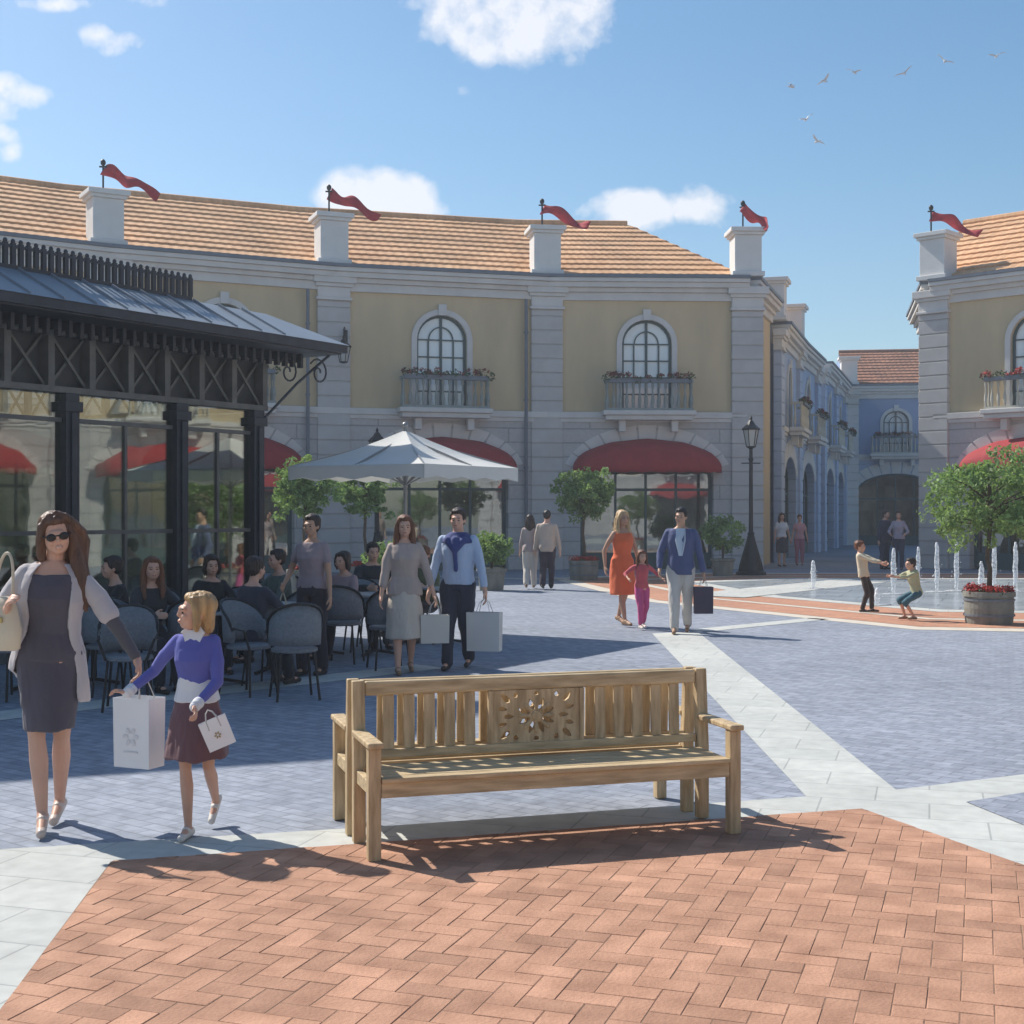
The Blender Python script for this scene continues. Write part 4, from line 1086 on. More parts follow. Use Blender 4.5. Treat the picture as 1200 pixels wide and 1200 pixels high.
def person(loc, yaw, label, H=1.7, sex='f', skinm=None, vox=.009, lean=0.0, lean_x=0.0, pelvis=None, feet=None, hands=None, poles=None, kpole=(0,-1,0), head=(0,0,0),
           top=None, bottom=None, hair=('short', None), shoes=None, glasses=False, group=None, extra=None, curl=.6, footyaw=(0,0), handdir=None, detail=False):
    """local frame: faces -Y, left side +X. All lengths in units of H."""
    skinm = skinm or SK
    t = empty('person', loc, yaw, label, 'person', group)
    V = Vector; f = sex == 'f'; kid = H < 1.4
    ph = pelvis or V((0,0,.535)); ph = V(ph)
    shw = .090 if f else .106
    if kid: shw *= .93
    hr = 1.0 if not kid else 1.18
    Mt = Matrix.Translation(ph) @ Matrix.Rotation(lean, 4, 'X') @ Matrix.Rotation(lean_x, 4, 'Y') @ Matrix.Translation(-V((0,0,.535)))
    T = lambda x, y, z: Mt @ V((x, y, z))
    sh = {s: T(s*shw, .0, .800) for s in (-1, 1)}
    hip = {s: ph+V((s*.050, 0, -.012)) for s in (-1, 1)}
    feet = feet or {-1: (-.05,0,.045), 1: (.05,0,.045)}; hands = hands or {-1: (-.16,-.03,.46), 1: (.16,-.03,.46)}
    poles = poles or {}
    feet = {s: V(feet[s])-V((0,0,.008)) for s in (-1, 1)}
    def footdir(s):
        fd = Matrix.Rotation(footyaw[0 if s < 0 else 1], 3, 'Z') @ V((0,-1,0)); sn = max(0, min(.93, (an[s].z-.037)/.094)); return fd*math.sqrt(1-sn*sn)-V((0,0,sn)), V((0,0,-1)) if sn < .5 else (an[s]-kn[s]).normalized()*.6
    kn, an, el, wr = {}, {}, {}, {}
    for s in (-1, 1):
        kn[s], an[s] = ik(hip[s], V(feet[s]), .245, .240, kpole if not isinstance(kpole, dict) else kpole[s])
        el[s], wr[s] = ik(sh[s], V(hands[s]), .172, .148, poles.get(s, (s*.5, 1, -.2)))
    nk = T(0, .004, .845); Hc = T(0, -.012, .925 if not kid else .915)
    Mh = Matrix.Translation(Hc) @ Matrix.Rotation(head[0], 4, 'Z') @ Matrix.Rotation(head[1], 4, 'X') @ Matrix.Rotation(head[2], 4, 'Y') @ Matrix.Scale(hr, 4)
    S = lambda v: v*H
    def ringsT(rs): return [(Mt @ V((cx, cy, cz)), rx, ry) for cx, cy, cz, rx, ry in rs]
    def loft(mb, rs, n=22):
        b = len(mb.v)
        for i, (c, rx, ry) in enumerate(rs):
            R3 = Mt.to_3x3()
            for k in range(n):
                a = 2*PI*k/n; ca_, sa_ = math.cos(a), math.sin(a)
                mb.v.append(c+R3 @ V((rx*math.copysign(abs(ca_)**.85, ca_), ry*math.copysign(abs(sa_)**.85, sa_), 0)))
        for i in range(len(rs)-1):
            for k in range(n): k2 = (k+1)%n; mb.f.append([b+i*n+k, b+i*n+k2, b+(i+1)*n+k2, b+(i+1)*n+k])
        mb.f.append([b+k for k in reversed(range(n))]); e = b+(len(rs)-1)*n; mb.f.append([e+k for k in range(n)])
    if f: tors = [(0,0,.495,.075,.058),(0,.006,.53,.094,.066),(0,.004,.565,.090,.062),(0,0,.615,.068,.048),(0,-.002,.66,.072,.052),(0,-.012,.725,.084,.066),(0,-.006,.765,.085,.060),(0,0,.80,.084,.048),(0,.002,.823,.064,.038),(0,.004,.843,.036,.032)]
    else: tors = [(0,0,.495,.078,.058),(0,.004,.53,.092,.064),(0,.002,.575,.088,.060),(0,0,.625,.083,.056),(0,-.002,.68,.092,.060),(0,-.006,.74,.096,.066),(0,-.002,.785,.098,.058),(0,.002,.815,.088,.046),(0,.004,.832,.062,.038),(0,.004,.848,.040,.034)]
    if kid: tors = [(a, b, c, d*.88, e*.95) for a, b, c, d, e in tors]
    mb = MB(); n = 12; tw = .93 if f else 1.1; aw = .88 if f else 1.0
    if kid: aw = .82; tw = .85
    loft(mb, ringsT(tors))
    for s in (-1, 1):
        mb.cap(hip[s]+V((0,0,-.01)), hip[s].lerp(kn[s],.5), .050*tw, .042*tw, n); mb.cap(hip[s].lerp(kn[s],.45), kn[s], .042*tw, .029*tw, n)
        cf = kn[s].lerp(an[s], .3)+(V((0,.008,0)) if abs(kn[s].x-an[s].x)+abs(kn[s].y-an[s].y) < .3 else V((0,0,0)))
        mb.cap(kn[s], cf, .028*tw, .032*tw, n); mb.cap(cf, an[s], .032*tw, .0175*tw, n)
        fdn, sd_ = footdir(s)
        toe = an[s]+fdn*.088+sd_*.018; hl = an[s]-fdn*.022+sd_*.016
        mb.cap(an[s], hl, .017, .016, n); mb.cap(hl, toe, .016, .012, n); mb.cap(an[s], toe, .018, .012, n)
        mb.cap(sh[s]+V((-s*.012,0,-.004)), sh[s].lerp(el[s],.5), .030*aw, .026*aw, n); mb.cap(sh[s].lerp(el[s],.5), el[s], .026*aw, .020*aw, n)
        md_ = el[s].lerp(wr[s], .3); mb.cap(el[s], md_, .021*aw, .0215*aw, n); mb.cap(md_, wr[s], .0215*aw, .0138*aw, n)
        hd = (wr[s]-el[s]).normalized() if not handdir or s not in handdir else V(handdir[s]).normalized()
        hand(mb, wr[s], hd, V((-s,-.2,0)) if abs(hd.x) < .8 else V((0,-.3,-1)), (.60 if f else .66)*(.92 if kid else 1), curl, 8, side=s)
    mb.cap(nk+V((0,.004,-.015)), Hc+V((0,.006,-.03)), .030*(1 if f else 1.15), .028*(1 if f else 1.15), n)
    # head: skull, face, jaw, nose, brow, cheeks, ears
    hh = lambda x, y, z: Mh @ V((x, y, z)); R3 = Mh.to_3x3()
    def he(c, r): mb.ell(hh(*c), r, R3, n=16, k=10)
    he((0,.008,.018), (.0435,.053,.050)); he((0,-.014,-.012), (.038,.036,.050)); he((0,-.026,-.044), (.021,.019,.015)); he((0,-.020,-.030), (.031,.026,.026))
    he((0,-.046,.010), (.030,.010,.012)); he((0,-.054,-.012), (.0068,.009,.009)); he((0,-.0535,.000), (.0045,.007,.016))
    for s in (-1, 1):
        he((s*.020,-.040,-.015), (.014,.011,.012)); he((s*.044,.006,-.006), (.005,.011,.017))
    he((0,-.049,-.0315), (.012,.007,.0035)); he((0,-.048,-.0365), (.011,.007,.0038))
    mb.v = [S(v) for v in mb.v]
    body = remesh(mb, 'body', skinm, t, vox if not detail else vox, 2 if not detail else 3, fac=.4)
    # face details
    e = MB()
    for s in (-1, 1): e.ell(S(hh(s*.0170,-.0480,-.0015)), (.0066*H*hr,.0036*H*hr,.0034*H*hr), R3.normalized(), n=10, k=8)
    if not glasses:
        for s in (-1, 1): e.tube([S(hh(s*.009,-.0555,.0090)), S(hh(s*.018,-.0545,.0120)), S(hh(s*.027,-.0490,.0095))], .0016*H*hr, 6)
        e.build('eyes_and_brows', M_eyed, body, smooth=True)
    e = MB(); e.ell(S(hh(0,-.0515,-.0338)), (.0115*H*hr,.0026*H*hr,.0036*H*hr), R3.normalized(), n=12, k=8); e.build('lips', M_lip, body, smooth=True)
    if glasses:
        e = MB(); e.ell(S(hh(0,-.0537,-.0333)), (.0090*H*hr,.0010*H*hr,.0015*H*hr), R3.normalized(), n=12, k=8); e.build('teeth', M_teeth, body, smooth=True)
    if glasses:
        e = MB()
        for s in (-1, 1):
            e.ell(S(hh(s*.0195,-.0545,.0005)), (.0150*H,.0045*H,.0125*H), R3, n=16, k=8)
            e.tube([S(hh(s*.034,-.050,.004)), S(hh(s*.045,-.02,.004)), S(hh(s*.045,.006,.002))], .0028*H, 6)
        e.tube([S(hh(-.008,-.0575,.004)), S(hh(.008,-.0575,.004))], .0028*H, 6); e.build('sunglasses', M_black, t, smooth=True)
    # hair
    hk, hm = hair; q = MB()
    def hq(c, r): q.ell(hh(*c), r, R3, n=18, k=12)
    if hk != 'none':
        hq((0,.018,.032), (.050,.056,.048)); hq((0,.030,.005), (.046,.040,.045)); hq((0,-.008,.050), (.038,.038,.022))
        for s in (-1, 1): hq((s*.034,.008,.022), (.016,.032,.034))
    def lock(pts, rs): q.tube([hh(*p) if not isinstance(p, Vector) else p for p in pts], rs, 10); [q.ell(hh(*p) if not isinstance(p, Vector) else p, r_, n=10, k=8) for p, r_ in zip(pts, rs)]
    if hk == 'long':
        for s in (-1, 1):
            lock([(s*.030,-.020,.052),(s*.047,-.012,.015),(s*.050,-.004,-.03),(s*.052,.002,-.075),(s*.055,-.012,-.12),(s*.05,-.03,-.165)], [.012,.014,.017,.019,.018,.008])
        lock([(0,.03,.0),(0,.045,-.05),(0,.05,-.11),(0,.048,-.16)], [.045,.045,.042,.02])
        for s in (-1, 1): lock([(s*.03,.03,.0),(s*.035,.035,-.05),(s*.036,.035,-.11),(s*.03,.035,-.155)], [.03,.03,.028,.012])
    if hk == 'bob':
        for s in (-1, 1):
            lock([(s*.028,-.026,.050),(s*.046,-.012,.015),(s*.049,-.002,-.025),(s*.044,.002,-.052)], [.012,.015,.017,.010])
        lock([(0,.035,.0),(0,.042,-.04),(0,.036,-.062)], [.042,.040,.03])
    if hk == 'bun':
        hq((0,.062,.040), (.024,.022,.024)); lock([(0,.035,.0),(0,.038,-.02)], [.036,.026])
    if hk == 'tail':
        lock([(0,.055,.03),(0,.075,.0),(0,.07,-.06),(0,.06,-.11)], [.016,.018,.018,.008])
    if hk == 'windy':
        for s in (-1,):
            lock([(s*.012,-.024,.068),(s*.040,-.022,.035),(s*.050,-.008,-.01),(s*.052,.004,-.055),(s*.048,.010,-.09)], [.010,.014,.015,.016,.008])
        # big swept mass on the left side
        lock([(.008,-.022,.070),(.036,-.018,.056),(.060,-.010,.030),(.082,.0,.0),(.090,.002,-.032),(.078,.0,-.070),(.066,-.01,-.12)], [.011,.014,.014,.013,.013,.015,.015])
        lock([(.03,.0,.045),(.052,.008,.012),(.060,.01,-.03),(.060,.005,-.08),(.062,-.022,-.13),(.060,-.034,-.18),(.056,-.040,-.215),(.052,-.04,-.25)], [.020,.024,.026,.024,.022,.019,.014,.006])
        lock([(.040,-.010,.02),(.052,-.008,-.02),(.052,-.012,-.06),(.050,-.030,-.11),(.048,-.042,-.16),(.044,-.046,-.21),(.04,-.046,-.24)], [.014,.018,.022,.024,.022,.016,.006])
        lock([(0,.03,.0),(.015,.042,-.05),(.02,.042,-.11),(.03,.035,-.17)], [.045,.042,.036,.014])
    if q.v:
        q.v = [S(v) for v in q.v]; remesh(q, 'hair', hm, t, max(vox*.8, .005), 3, wob=.0045 if detail else .0055, wf=60, zf=.10, seed=H)
    # garments
    def sleeves(mb, frac, o_, flare=0.0, arms=(-1, 1)):
        for s in arms:
            a0 = sh[s]+V((-s*.012,0,-.004)); mb.cap(a0, sh[s].lerp(el[s], min(frac,.5)*1.0 if frac < .5 else .5), .031*aw+o_, .027*aw+o_, 14)
            if frac > .5: mb.cap(sh[s].lerp(el[s],.5), sh[s].lerp(el[s], min(1, frac)), .027*aw+o_, .021*aw+o_+flare, 14)
            if frac > 1: mb.cap(el[s], el[s].lerp(wr[s], frac-1), .0225*aw+o_, .018*aw+o_+flare, 14)
    def torso(mb, z0, z1, o_, flare=0.0, fy=0):
        rs = [r_ for r_ in tors if z0-.001 <= r_[2] <= z1]
        rs = [(a, b, c, d+o_+flare*max(0, (.66-c)/.15), e_+o_+flare*max(0, (.66-c)/.15)) for a, b, c, d, e_ in rs]
        if rs[0][2] > z0+.004:
            r0 = rs[0]; rs = [(r0[0], r0[1], z0, r0[3]+flare*.2, r0[4]+flare*.2)]+rs
        loft(mb, ringsT(rs), 26)
    if bottom:
        kind, m_, arg = bottom; mb = MB()
        if kind in ('trousers', 'shorts', 'wide'):
            fr_ = arg if arg else 1.96; o_ = .010 if kind != 'wide' else .016
            loft(mb, ringsT([(a, b, c, d+.004, e_+.004) for a, b, c, d, e_ in tors if c <= .60]), 22)
            for s in (-1, 1):
                mb.cap(hip[s]+V((0,0,-.01)), hip[s].lerp(kn[s],.5), .052*tw+.004, .043*tw+o_, 14)
                e1 = hip[s].lerp(kn[s], min(1, fr_)); mb.cap(hip[s].lerp(kn[s],.45), e1, .043*tw+o_, .031*tw+o_+.002, 14)
                if fr_ > 1:
                    e2 = kn[s].lerp(an[s], fr_-1); mb.cap(kn[s], e2, .031*tw+o_+.002, .024*tw+o_, 14)
                    mb.cap(kn[s].lerp(e2, .3)+V((0,.006,0)), e2, .032*tw+o_*.8, .023*tw+o_, 14)
            mb.v = [S(v) for v in mb.v]; remesh(mb, 'shorts' if kind == 'shorts' else 'trousers', m_, t, vox, 3, wob=.016, wf=9, seed=H*3)
        if kind == 'skirt':
            z1, fl, fm = arg          # hem height, flare, leg follow
            kc = (kn[-1]+kn[1])/2; rs = []
            for i in range(9):
                u = i/8; z = .605+(z1-.605)*u; c = ph+V((0,0,-.535))
                w_ = (.070+.034*min(1, u*2.2))+fl*u; yy = .052+.022*min(1, u*2.2)+fl*u*.9+abs(kn[-1].y-kn[1].y)*.5*u
                rs.append((c.x+(kc.x-ph.x)*u*fm, c.y+.004+(kc.y-ph.y)*u*max(fm,.9), z+ph.z-.535, w_, yy))
            rs.reverse(); mb.rings(rs, 30); mb.v = [S(v) for v in mb.v]; remesh(mb, 'skirt', m_, t, vox, 3, wob=.014, wf=10, seed=H*5)
    if top:
        kind, m_, arg = top; mb = MB()
        if kind in ('shirt', 'jacket', 'tee'):
            sl, z0 = arg; o_ = {'shirt':.0095,'jacket':.012,'tee':.0095}[kind]
            torso(mb, z0, .838, o_, .006 if kind == 'jacket' else .002); sleeves(mb, sl, .005 if kind != 'jacket' else .007)
            mb.v = [S(v) for v in mb.v]; remesh(mb, kind if kind != 'tee' else 'shirt', m_, t, vox, 3, wob=.007 if detail else .011, wf=11, seed=H*7)
        if kind == 'dress':
            z1, fl, slv, neck = arg; torso(mb, .53, neck, .008, 0)
            kc = (kn[-1]+kn[1])/2; rs = []
            for i in range(10):
                u = i/9; z = .60+(z1-.60)*u; k_ = max(0, u-.3)/.7
                w_ = .080+.028*math.sin(min(1, u*4)*PI/2)+fl*u-(.018*k_ if fl <= 0 else 0); yy = .052+.022*math.sin(min(1, u*2.4)*PI/2)+fl*u*.9+abs(kn[-1].y-kn[1].y)*.35*k_
                rs.append((ph.x+(kc.x-ph.x)*k_, ph.y+.003+(kc.y-ph.y)*k_, z+ph.z-.535, w_, yy))
            rs.reverse(); mb.rings(rs, 30)
            for s in (-1, 1): mb.cap(hip[s]+V((0,0,.025)), hip[s].lerp(kn[s], .5), .0505*tw+.011, .042*tw+.008, 14)
            if slv: sleeves(mb, slv, .006)
            mb.v = [S(v) for v in mb.v]; remesh(mb, 'dress', m_, t, vox, 3, wob=.013, wf=9, seed=H*2)
    if shoes:
        m_, hgt = shoes
        for s in (-1, 1):
            mb = MB(); fdn, sd_ = footdir(s)
            toe = an[s]+fdn*.094+sd_*.020; hl = an[s]-fdn*.026+sd_*.018
            mb.cap(hl, toe, .0195, .0155, 12); mb.cap(hl, an[s]+fdn*.03+sd_*.006, .020, .018, 12)
            if hgt: mb.cap(hl+sd_*.005, hl+sd_*hgt, .013, .007, 8)
            mb.v = [S(v) for v in mb.v]; remesh(mb, 'shoe', m_, t, vox*.8, 2)
    t['_j'] = 0; del t['_j']
    Mw = Matrix.Translation(Vector(loc)) @ Matrix.Rotation(yaw, 4, 'Z')
    info = dict(root=t, W=lambda v: Mw @ (V(v)*H), wr=wr, el=el, sh=sh, an=an, kn=kn, hip=hip, T=T, hh=hh, H=H, S=S, Mt=Mt, ring=loft, ringsT=ringsT, tors=tors, aw=aw)
    if extra: extra(info)
    return info

M_paper = mat('white_paper', (.88,.88,.88), .6, .03, 2); M_gold = mat('gold_print', (.40,.30,.14), .5, .05, 5); M_print = mat('grey_print', (.74,.74,.76), .6, .05, 5); M_cord = mat('bag_cord', (.55,.53,.50), .8, .1, 9)
M_beige = mat('beige_leather', (.62,.52,.38), .5, .08, 4, bump=.2, bscale=30)
def paper_bag(top, yaw, w_, h, d, label, m=None, hl=.16, tilt=0, motif=True, group=None, name='paper_bag', cat='shopping bag', side=1):
    """top = world point where the cords are held"""
    o = Vector(top)-Vector((0,0,h+hl)); t = empty(name, o, yaw, label, cat, group)
    if tilt: t.rotation_euler = (0, tilt, yaw); t.location = Vector(top)-(t.rotation_euler.to_matrix() @ Vector((0,0,h+hl)))
    b = MB(); x, y = w_/2, d/2; th = .004
    b.add([(-x,-y,0),(x,-y,0),(x,y,0),(-x,y,0),(-x*1.03,-y*1.08,h),(x*1.03,-y*1.08,h),(x*1.03,y*1.08,h),(-x*1.03,y*1.08,h),(x*.97,0,h*.55),(-x*.97,0,h*.55),
           (x*.93,0,h),(-x*.93,0,h)],
          [(3,2,1,0),(0,1,5,4),(2,3,7,6),(1,2,8),(1,8,10,5),(2,6,10,8),(3,0,9),(0,4,11,9),(3,9,11,7)])
    ob = b.build('bag_body', m or M_paper, t); md = ob.modifiers.new('s', 'SOLIDIFY'); md.thickness = .003
    for s in (-1, 1):
        c = MB(); yy = s*y*1.0; c.tube([(-x*.45,yy,h-.05),(-x*.42,yy,h),(-x*.25,yy*.5,h+hl*.7),(0,yy*.12,h+hl),(x*.25,yy*.5,h+hl*.7),(x*.42,yy,h),(x*.45,yy,h-.05)], .0035, 6); c.build('handle', M_cord, t)
    if motif:
        c = MB()
        q = .035 if w_ > .2 else .012
        for k in range(6):
            a = k*PI/3; c.ell((q*math.cos(a), -y-.006, h*.45+q*math.sin(a)), (q*.55,.0015,q*.35), Matrix.Rotation(-a, 3, 'Y'), n=8, k=6)
        c.box((-w_*.2,-y-.009,h*.22),(w_*.2,-y-.006,h*.24)) if w_ > .2 else None; c.build('printed_motif', M_print if w_ > .2 else M_gold, t)
    return t

# --- woman with sunglasses in the left foreground
W_dress = cloth('charcoal_violet', (.085,.075,.095)); W_card = cloth('pale_grey_knit', (.50,.46,.46)); W_sleeve = cloth('dark_grey_knit', (.095,.09,.10))
M_brown = hairm('brown', (.115,.055,.030)); M_nude = mat('nude_shoe', (.62,.50,.42), .4, .05, 5)
def woman_extra(i):
    V = Vector; H = i['H']; T = i['T']; t = i['root']; sh, el, wr = i['sh'], i['el'], i['wr']
    # open cardigan: two thick front panels, a back, and short bell sleeves
    mb = MB()
    n = 26
    def sheetm(a0, a1, rows):
        b = len(mb.v); cols_ = 16
        for layer in (0, 1):
            for (z, rx, ry, cx, cy) in rows:
                for k in range(cols_+1):
                    a = a0+(a1-a0)*k/cols_; r2 = (rx-.012*layer, ry-.012*layer); fo = .004*math.sin(a*11+z*20)*(1 if z < .7 else .3)
                    mb.v.append(T(cx+(r2[0]+fo)*math.cos(a), cy+(r2[1]+fo)*math.sin(a), z))
        R_ = len(rows); C_ = cols_+1; off = R_*C_
        for r_ in range(R_-1):
            for k in range(cols_):
                q = b+r_*C_+k; mb.f.append([q,q+1,q+C_+1,q+C_]); q += off; mb.f.append([q,q+C_,q+C_+1,q+1])
        for r_ in range(R_-1):
            for k in (0, cols_): q = b+r_*C_+k; mb.f.append([q,q+C_,q+C_+off,q+off])
        for r_ in (0, R_-1):
            for k in range(cols_): q = b+r_*C_+k; mb.f.append([q,q+1,q+1+off,q+off])
    def sheetv(rows, layer_t=.008):            # each row has its own opening angles
        b = len(mb.v); cols_ = 22
        for layer in (0, 1):
            for (z, rx, ry, cx, cy, a0, a1) in rows:
                for k in range(cols_+1):
                    a = R(a0+(a1-a0)*k/cols_); fo = .004*math.sin(a*9+z*8)*max(0, (.72-z)*4)
                    mb.v.append(T(cx+(rx-layer_t*layer+fo)*math.cos(a), cy+(ry-layer_t*layer+fo)*math.sin(a), z))
        R_ = len(rows); C_ = cols_+1; off = R_*C_
        for r_ in range(R_-1):
            for k in range(cols_):
                q = b+r_*C_+k; mb.f.append([q,q+1,q+C_+1,q+C_]); q += off; mb.f.append([q,q+C_,q+C_+1,q+1])
            for k in (0, cols_): q = b+r_*C_+k; mb.f.append([q,q+C_,q+C_+off,q+off])
        for r_ in (0, R_-1):
            for k in range(cols_): q = b+r_*C_+k; mb.f.append([q,q+1,q+1+off,q+off])
    sheetv([(.836,.060,.044,0,.004,-58,238),(.822,.082,.052,0,.002,-56,236),(.795,.099,.072,0,0,-52,232),(.755,.105,.084,0,-.006,-50,230),(.715,.105,.088,0,-.010,-50,230),(.66,.094,.072,0,-.002,-46,226),
            (.61,.096,.074,0,0,-42,222),(.565,.110,.084,0,.004,-40,218),(.52,.118,.090,0,.006,-36,214),(.49,.121,.092,.002,.008,-34,205),(.46,.124,.094,.004,.008,-34,150),(.43,.126,.096,.006,.008,-36,95),(.40,.125,.094,.009,.008,-32,60)])
    for s in (-1, 1):
        a0 = sh[s]+V((-s*.01,0,-.004)); mb.cap(a0, sh[s].lerp(el[s],.5), .033, .034, 14); mb.cap(sh[s].lerp(el[s],.4), sh[s].lerp(el[s],.86), .031, .035, 14)
    mb.v = [v*H for v in mb.v]; remesh(mb, 'cardigan', W_card, t, .0065, 2, wob=.008, wf=9, seed=4)
    for s in (-1, 1):
        mb = MB(); mb.cap(sh[s].lerp(el[s],.7), el[s], .025, .0225, 14); mb.cap(el[s], el[s].lerp(wr[s],.9), .0235, .0175, 14)
        mb.v = [v*H for v in mb.v]; remesh(mb, 'sleeve', W_sleeve, t, .006, 2, wob=.006, wf=16, seed=2)
pw = g(57, 970); pw.z = .004
wi = person(pw, R(10), 'long haired woman in sunglasses, charcoal dress and pale open cardigan, walking at the left edge', H=1.70, vox=.0055, detail=True,
    feet={-1: (-.006,-.080,.060), 1: (.020,.095,.072)}, pelvis=(.000,0,.545), kpole={-1:(0,-1,0), 1:(.1,-1,0)}, lean=R(0), lean_x=R(3.5), footyaw=(R(6), R(-4)),
    hands={-1: (-.105,-.125,.70), 1: (.280,-.045,.535)}, poles={-1: (-.7,.7,-.9), 1: (.2,1,.1)}, head=(R(14), R(4), R(-9)),
    top=('dress', W_dress, (.308, -.016, 0, .815)), hair=('windy', M_brown), glasses=True, shoes=(M_nude, .030), curl=1.0, handdir={-1:(.2,-.6,.75), 1:(.25,-.25,-1)}, extra=woman_extra)
hw_ = wi['W'](wi['wr'][1]+Vector((.008,-.010,-.045)))
paper_bag(hw_, R(-24), .235, .375, .13, 'tall white paper shopping bag hanging from the long haired woman\'s left hand', hl=.13)
# shoulder bag
hb = empty('handbag', wi['W'](Vector((-.118,-.105,.655))), R(-18), 'beige leather shoulder bag under the long haired woman\'s right arm', 'handbag')
m = MB(); m.rings([(0,0,-.13,.07,.03),(0,0,-.12,.10,.045),(0,0,-.02,.112,.05),(0,0,.10,.085,.04),(0,0,.15,.06,.022),(0,0,.155,.05,.012)], 28); m.build('bag_body', M_beige, hb, smooth=True)
m = MB(); m.tube([(-.06+.13*k/16 if k < 0 else -.055*math.cos(PI*k/16), .03*math.sin(PI*k/16), .14+.245*math.sin(PI*k/16)**.8) for k in range(17)], .008, 8); m.build('strap', M_beige, hb, smooth=True)
m = MB(); m.box((-.03,-.056,.02),(.03,-.046,.05)); m.build('clasp', mat('brass', (.5,.38,.15), .3, .1, 5, metal=.8), hb, bevel=.003)

# --- blond girl
G_blue = cloth('royal_blue_knit', (.105,.115,.40)); G_wine = cloth('wine_brown', (.155,.075,.085)); G_white = cloth('white_cotton', (.72,.72,.74), .03)
M_blond = hairm('blond', (.46,.29,.13)); M_whshoe = mat('white_shoe', (.70,.66,.60), .5, .05, 5)
def girl_extra(i):
    V = Vector; H = i['H']; T = i['T']; t = i['root']
    mb = MB()                              # white shirt showing in the V and below the cardigan
    i['ring'](mb, i['ringsT']([(0,.002,.555,.094,.072),(0,.002,.60,.082,.062),(0,0,.66,.072,.056)]), 24)
    mb.v = [v*H for v in mb.v]; remesh(mb, 'shirt_hem', G_white, t, .006, 2, wob=.006, wf=14, seed=3)
    vm = MB(); y = -.0735
    pts = [(-.034,.848),(.034,.848),(.044,.835),(.004,.735),(-.004,.735),(-.044,.835)]
    def yy(z): return -.068 if z < .77 else -.068+(z-.77)*.42
    vs = [T(x, yy(z)-.002, z)*H for x, z in pts]+[T(x, yy(z)+.02, z)*H for x, z in pts]
    vm.v = vs; vm.f = [(0,5,4,3),(0,3,2,1),(6,7,8,9),(6,9,10,11)]+[(k,(k+1)%6,(k+1)%6+6,k+6) for k in range(6)]
    vm.build('shirt_front', G_white, t)
    cm = MB()
    for s in (-1, 1): cm.bar(T(s*.018,-.030,.852)*H, T(s*.040,-.044,.828)*H, .004*H, .03*H)
    cm.build('collar', G_white, t)
    for s in (-1, 1):
        c = MB(); c.cap(i['el'][s].lerp(i['wr'][s],.82), i['el'][s].lerp(i['wr'][s],.98), .024, .022, 12); c.v = [v*H for v in c.v]; c.build('cuff', G_white, t, smooth=True)
pg = g(228, 979); pg.z = .004
gi = person(pg, R(-4), 'blond girl in a blue cardigan and wine brown skirt walking beside the long haired woman', H=1.30, vox=.005, detail=True,
    feet={-1: (-.012,-.045,.045), 1: (.034,.19,.105)}, pelvis=(.010,0,.530), kpole={-1:(0,-1,0), 1:(.05,-1,.05)}, lean=R(2), footyaw=(0, 0),
    hands={-1: (-.262,-.06,.585), 1: (.050,-.165,.545)}, poles={-1: (-.4,.9,-.6), 1: (.9,.7,-.3)}, head=(R(-58), R(-8), R(6)),
    top=('shirt', G_blue, (1.80, .615)), bottom=('skirt', G_wine, (.325,.022,.5)), hair=('bob', M_blond), shoes=(M_whshoe, 0), curl=1.1, handdir={1:(.35,-.6,-.55), -1:(-.8,-.1,.25)}, extra=girl_extra)
hg = gi['W'](gi['wr'][1]+Vector((.028,-.045,-.012)))
paper_bag(hg+Vector((.05,0,.01)), R(12), .14, .155, .035, 'small white gift bag with a gold motif, tilted, in the blond girl\'s left hand', hl=.05, tilt=R(-22), motif=True)

# --- people farther off
grp = None
C_ = cloth
M_dk = hairm('dark_brown', (.035,.022,.016)); M_aub = hairm('auburn', (.16,.06,.025)); M_blk = hairm('black', (.012,.010,.010)); M_lb = hairm('light_blond', (.55,.38,.20))
SH_D = mat('dark_shoe', (.03,.025,.022), .4, .1, 5); SH_B = mat('tan_shoe', (.30,.18,.10), .5, .1, 5)
def P_(px, Z, yaw, label, **k):
    k.setdefault('vox', .009 if Z < 16 else .012 if Z < 26 else .017)
    p = at(px, Z); p.z = .004 if Z < 20 else .02
    return person(p, R(yaw), label, **k)
def walk(st=.10, ph_=.525): return dict(feet={-1:(-.045,-st,.045), 1:(.045,st*1.1,.062)}, pelvis=(0,0,ph_))
a = P_(366, 14.4, -20, 'dark haired woman in a mauve grey top and long dark trousers among the café chairs', H=1.70, skinm=SK2, feet={-1:(-.045,-.03,.045),1:(.055,.03,.045)}, pelvis=(0,0,.532),
   hands={-1:(-.150,-.09,.56),1:(.145,-.04,.47)}, top=('tee', C_('mauve_grey', (.30,.235,.25)), (.55,.54)), bottom=('trousers', C_('plum_black', (.035,.026,.035)), 1.93), hair=('bun', M_dk), shoes=(SH_D,0))
pb = a['W'](a['wr'][-1]+Vector((0,-.01,-.04)))
tb = empty('tote_bag', pb-Vector((0,0,.52)), R(-30), 'slim beige cloth bag held by the woman in dark trousers', 'bag')
m = MB(); m.rings([(0,0,0,.10,.03),(0,0,.02,.125,.045),(0,0,.2,.12,.05),(0,0,.33,.09,.035),(0,0,.34,.08,.03)], 20); m.build('bag_body', C_('straw', (.47,.38,.20)), tb, smooth=True)
m = MB(); m.tube([(-.06,0,.33),(-.03,0,.45),(0,0,.52),(.03,0,.45),(.06,0,.33)], .008, 6); m.build('handle', M_beige, tb)
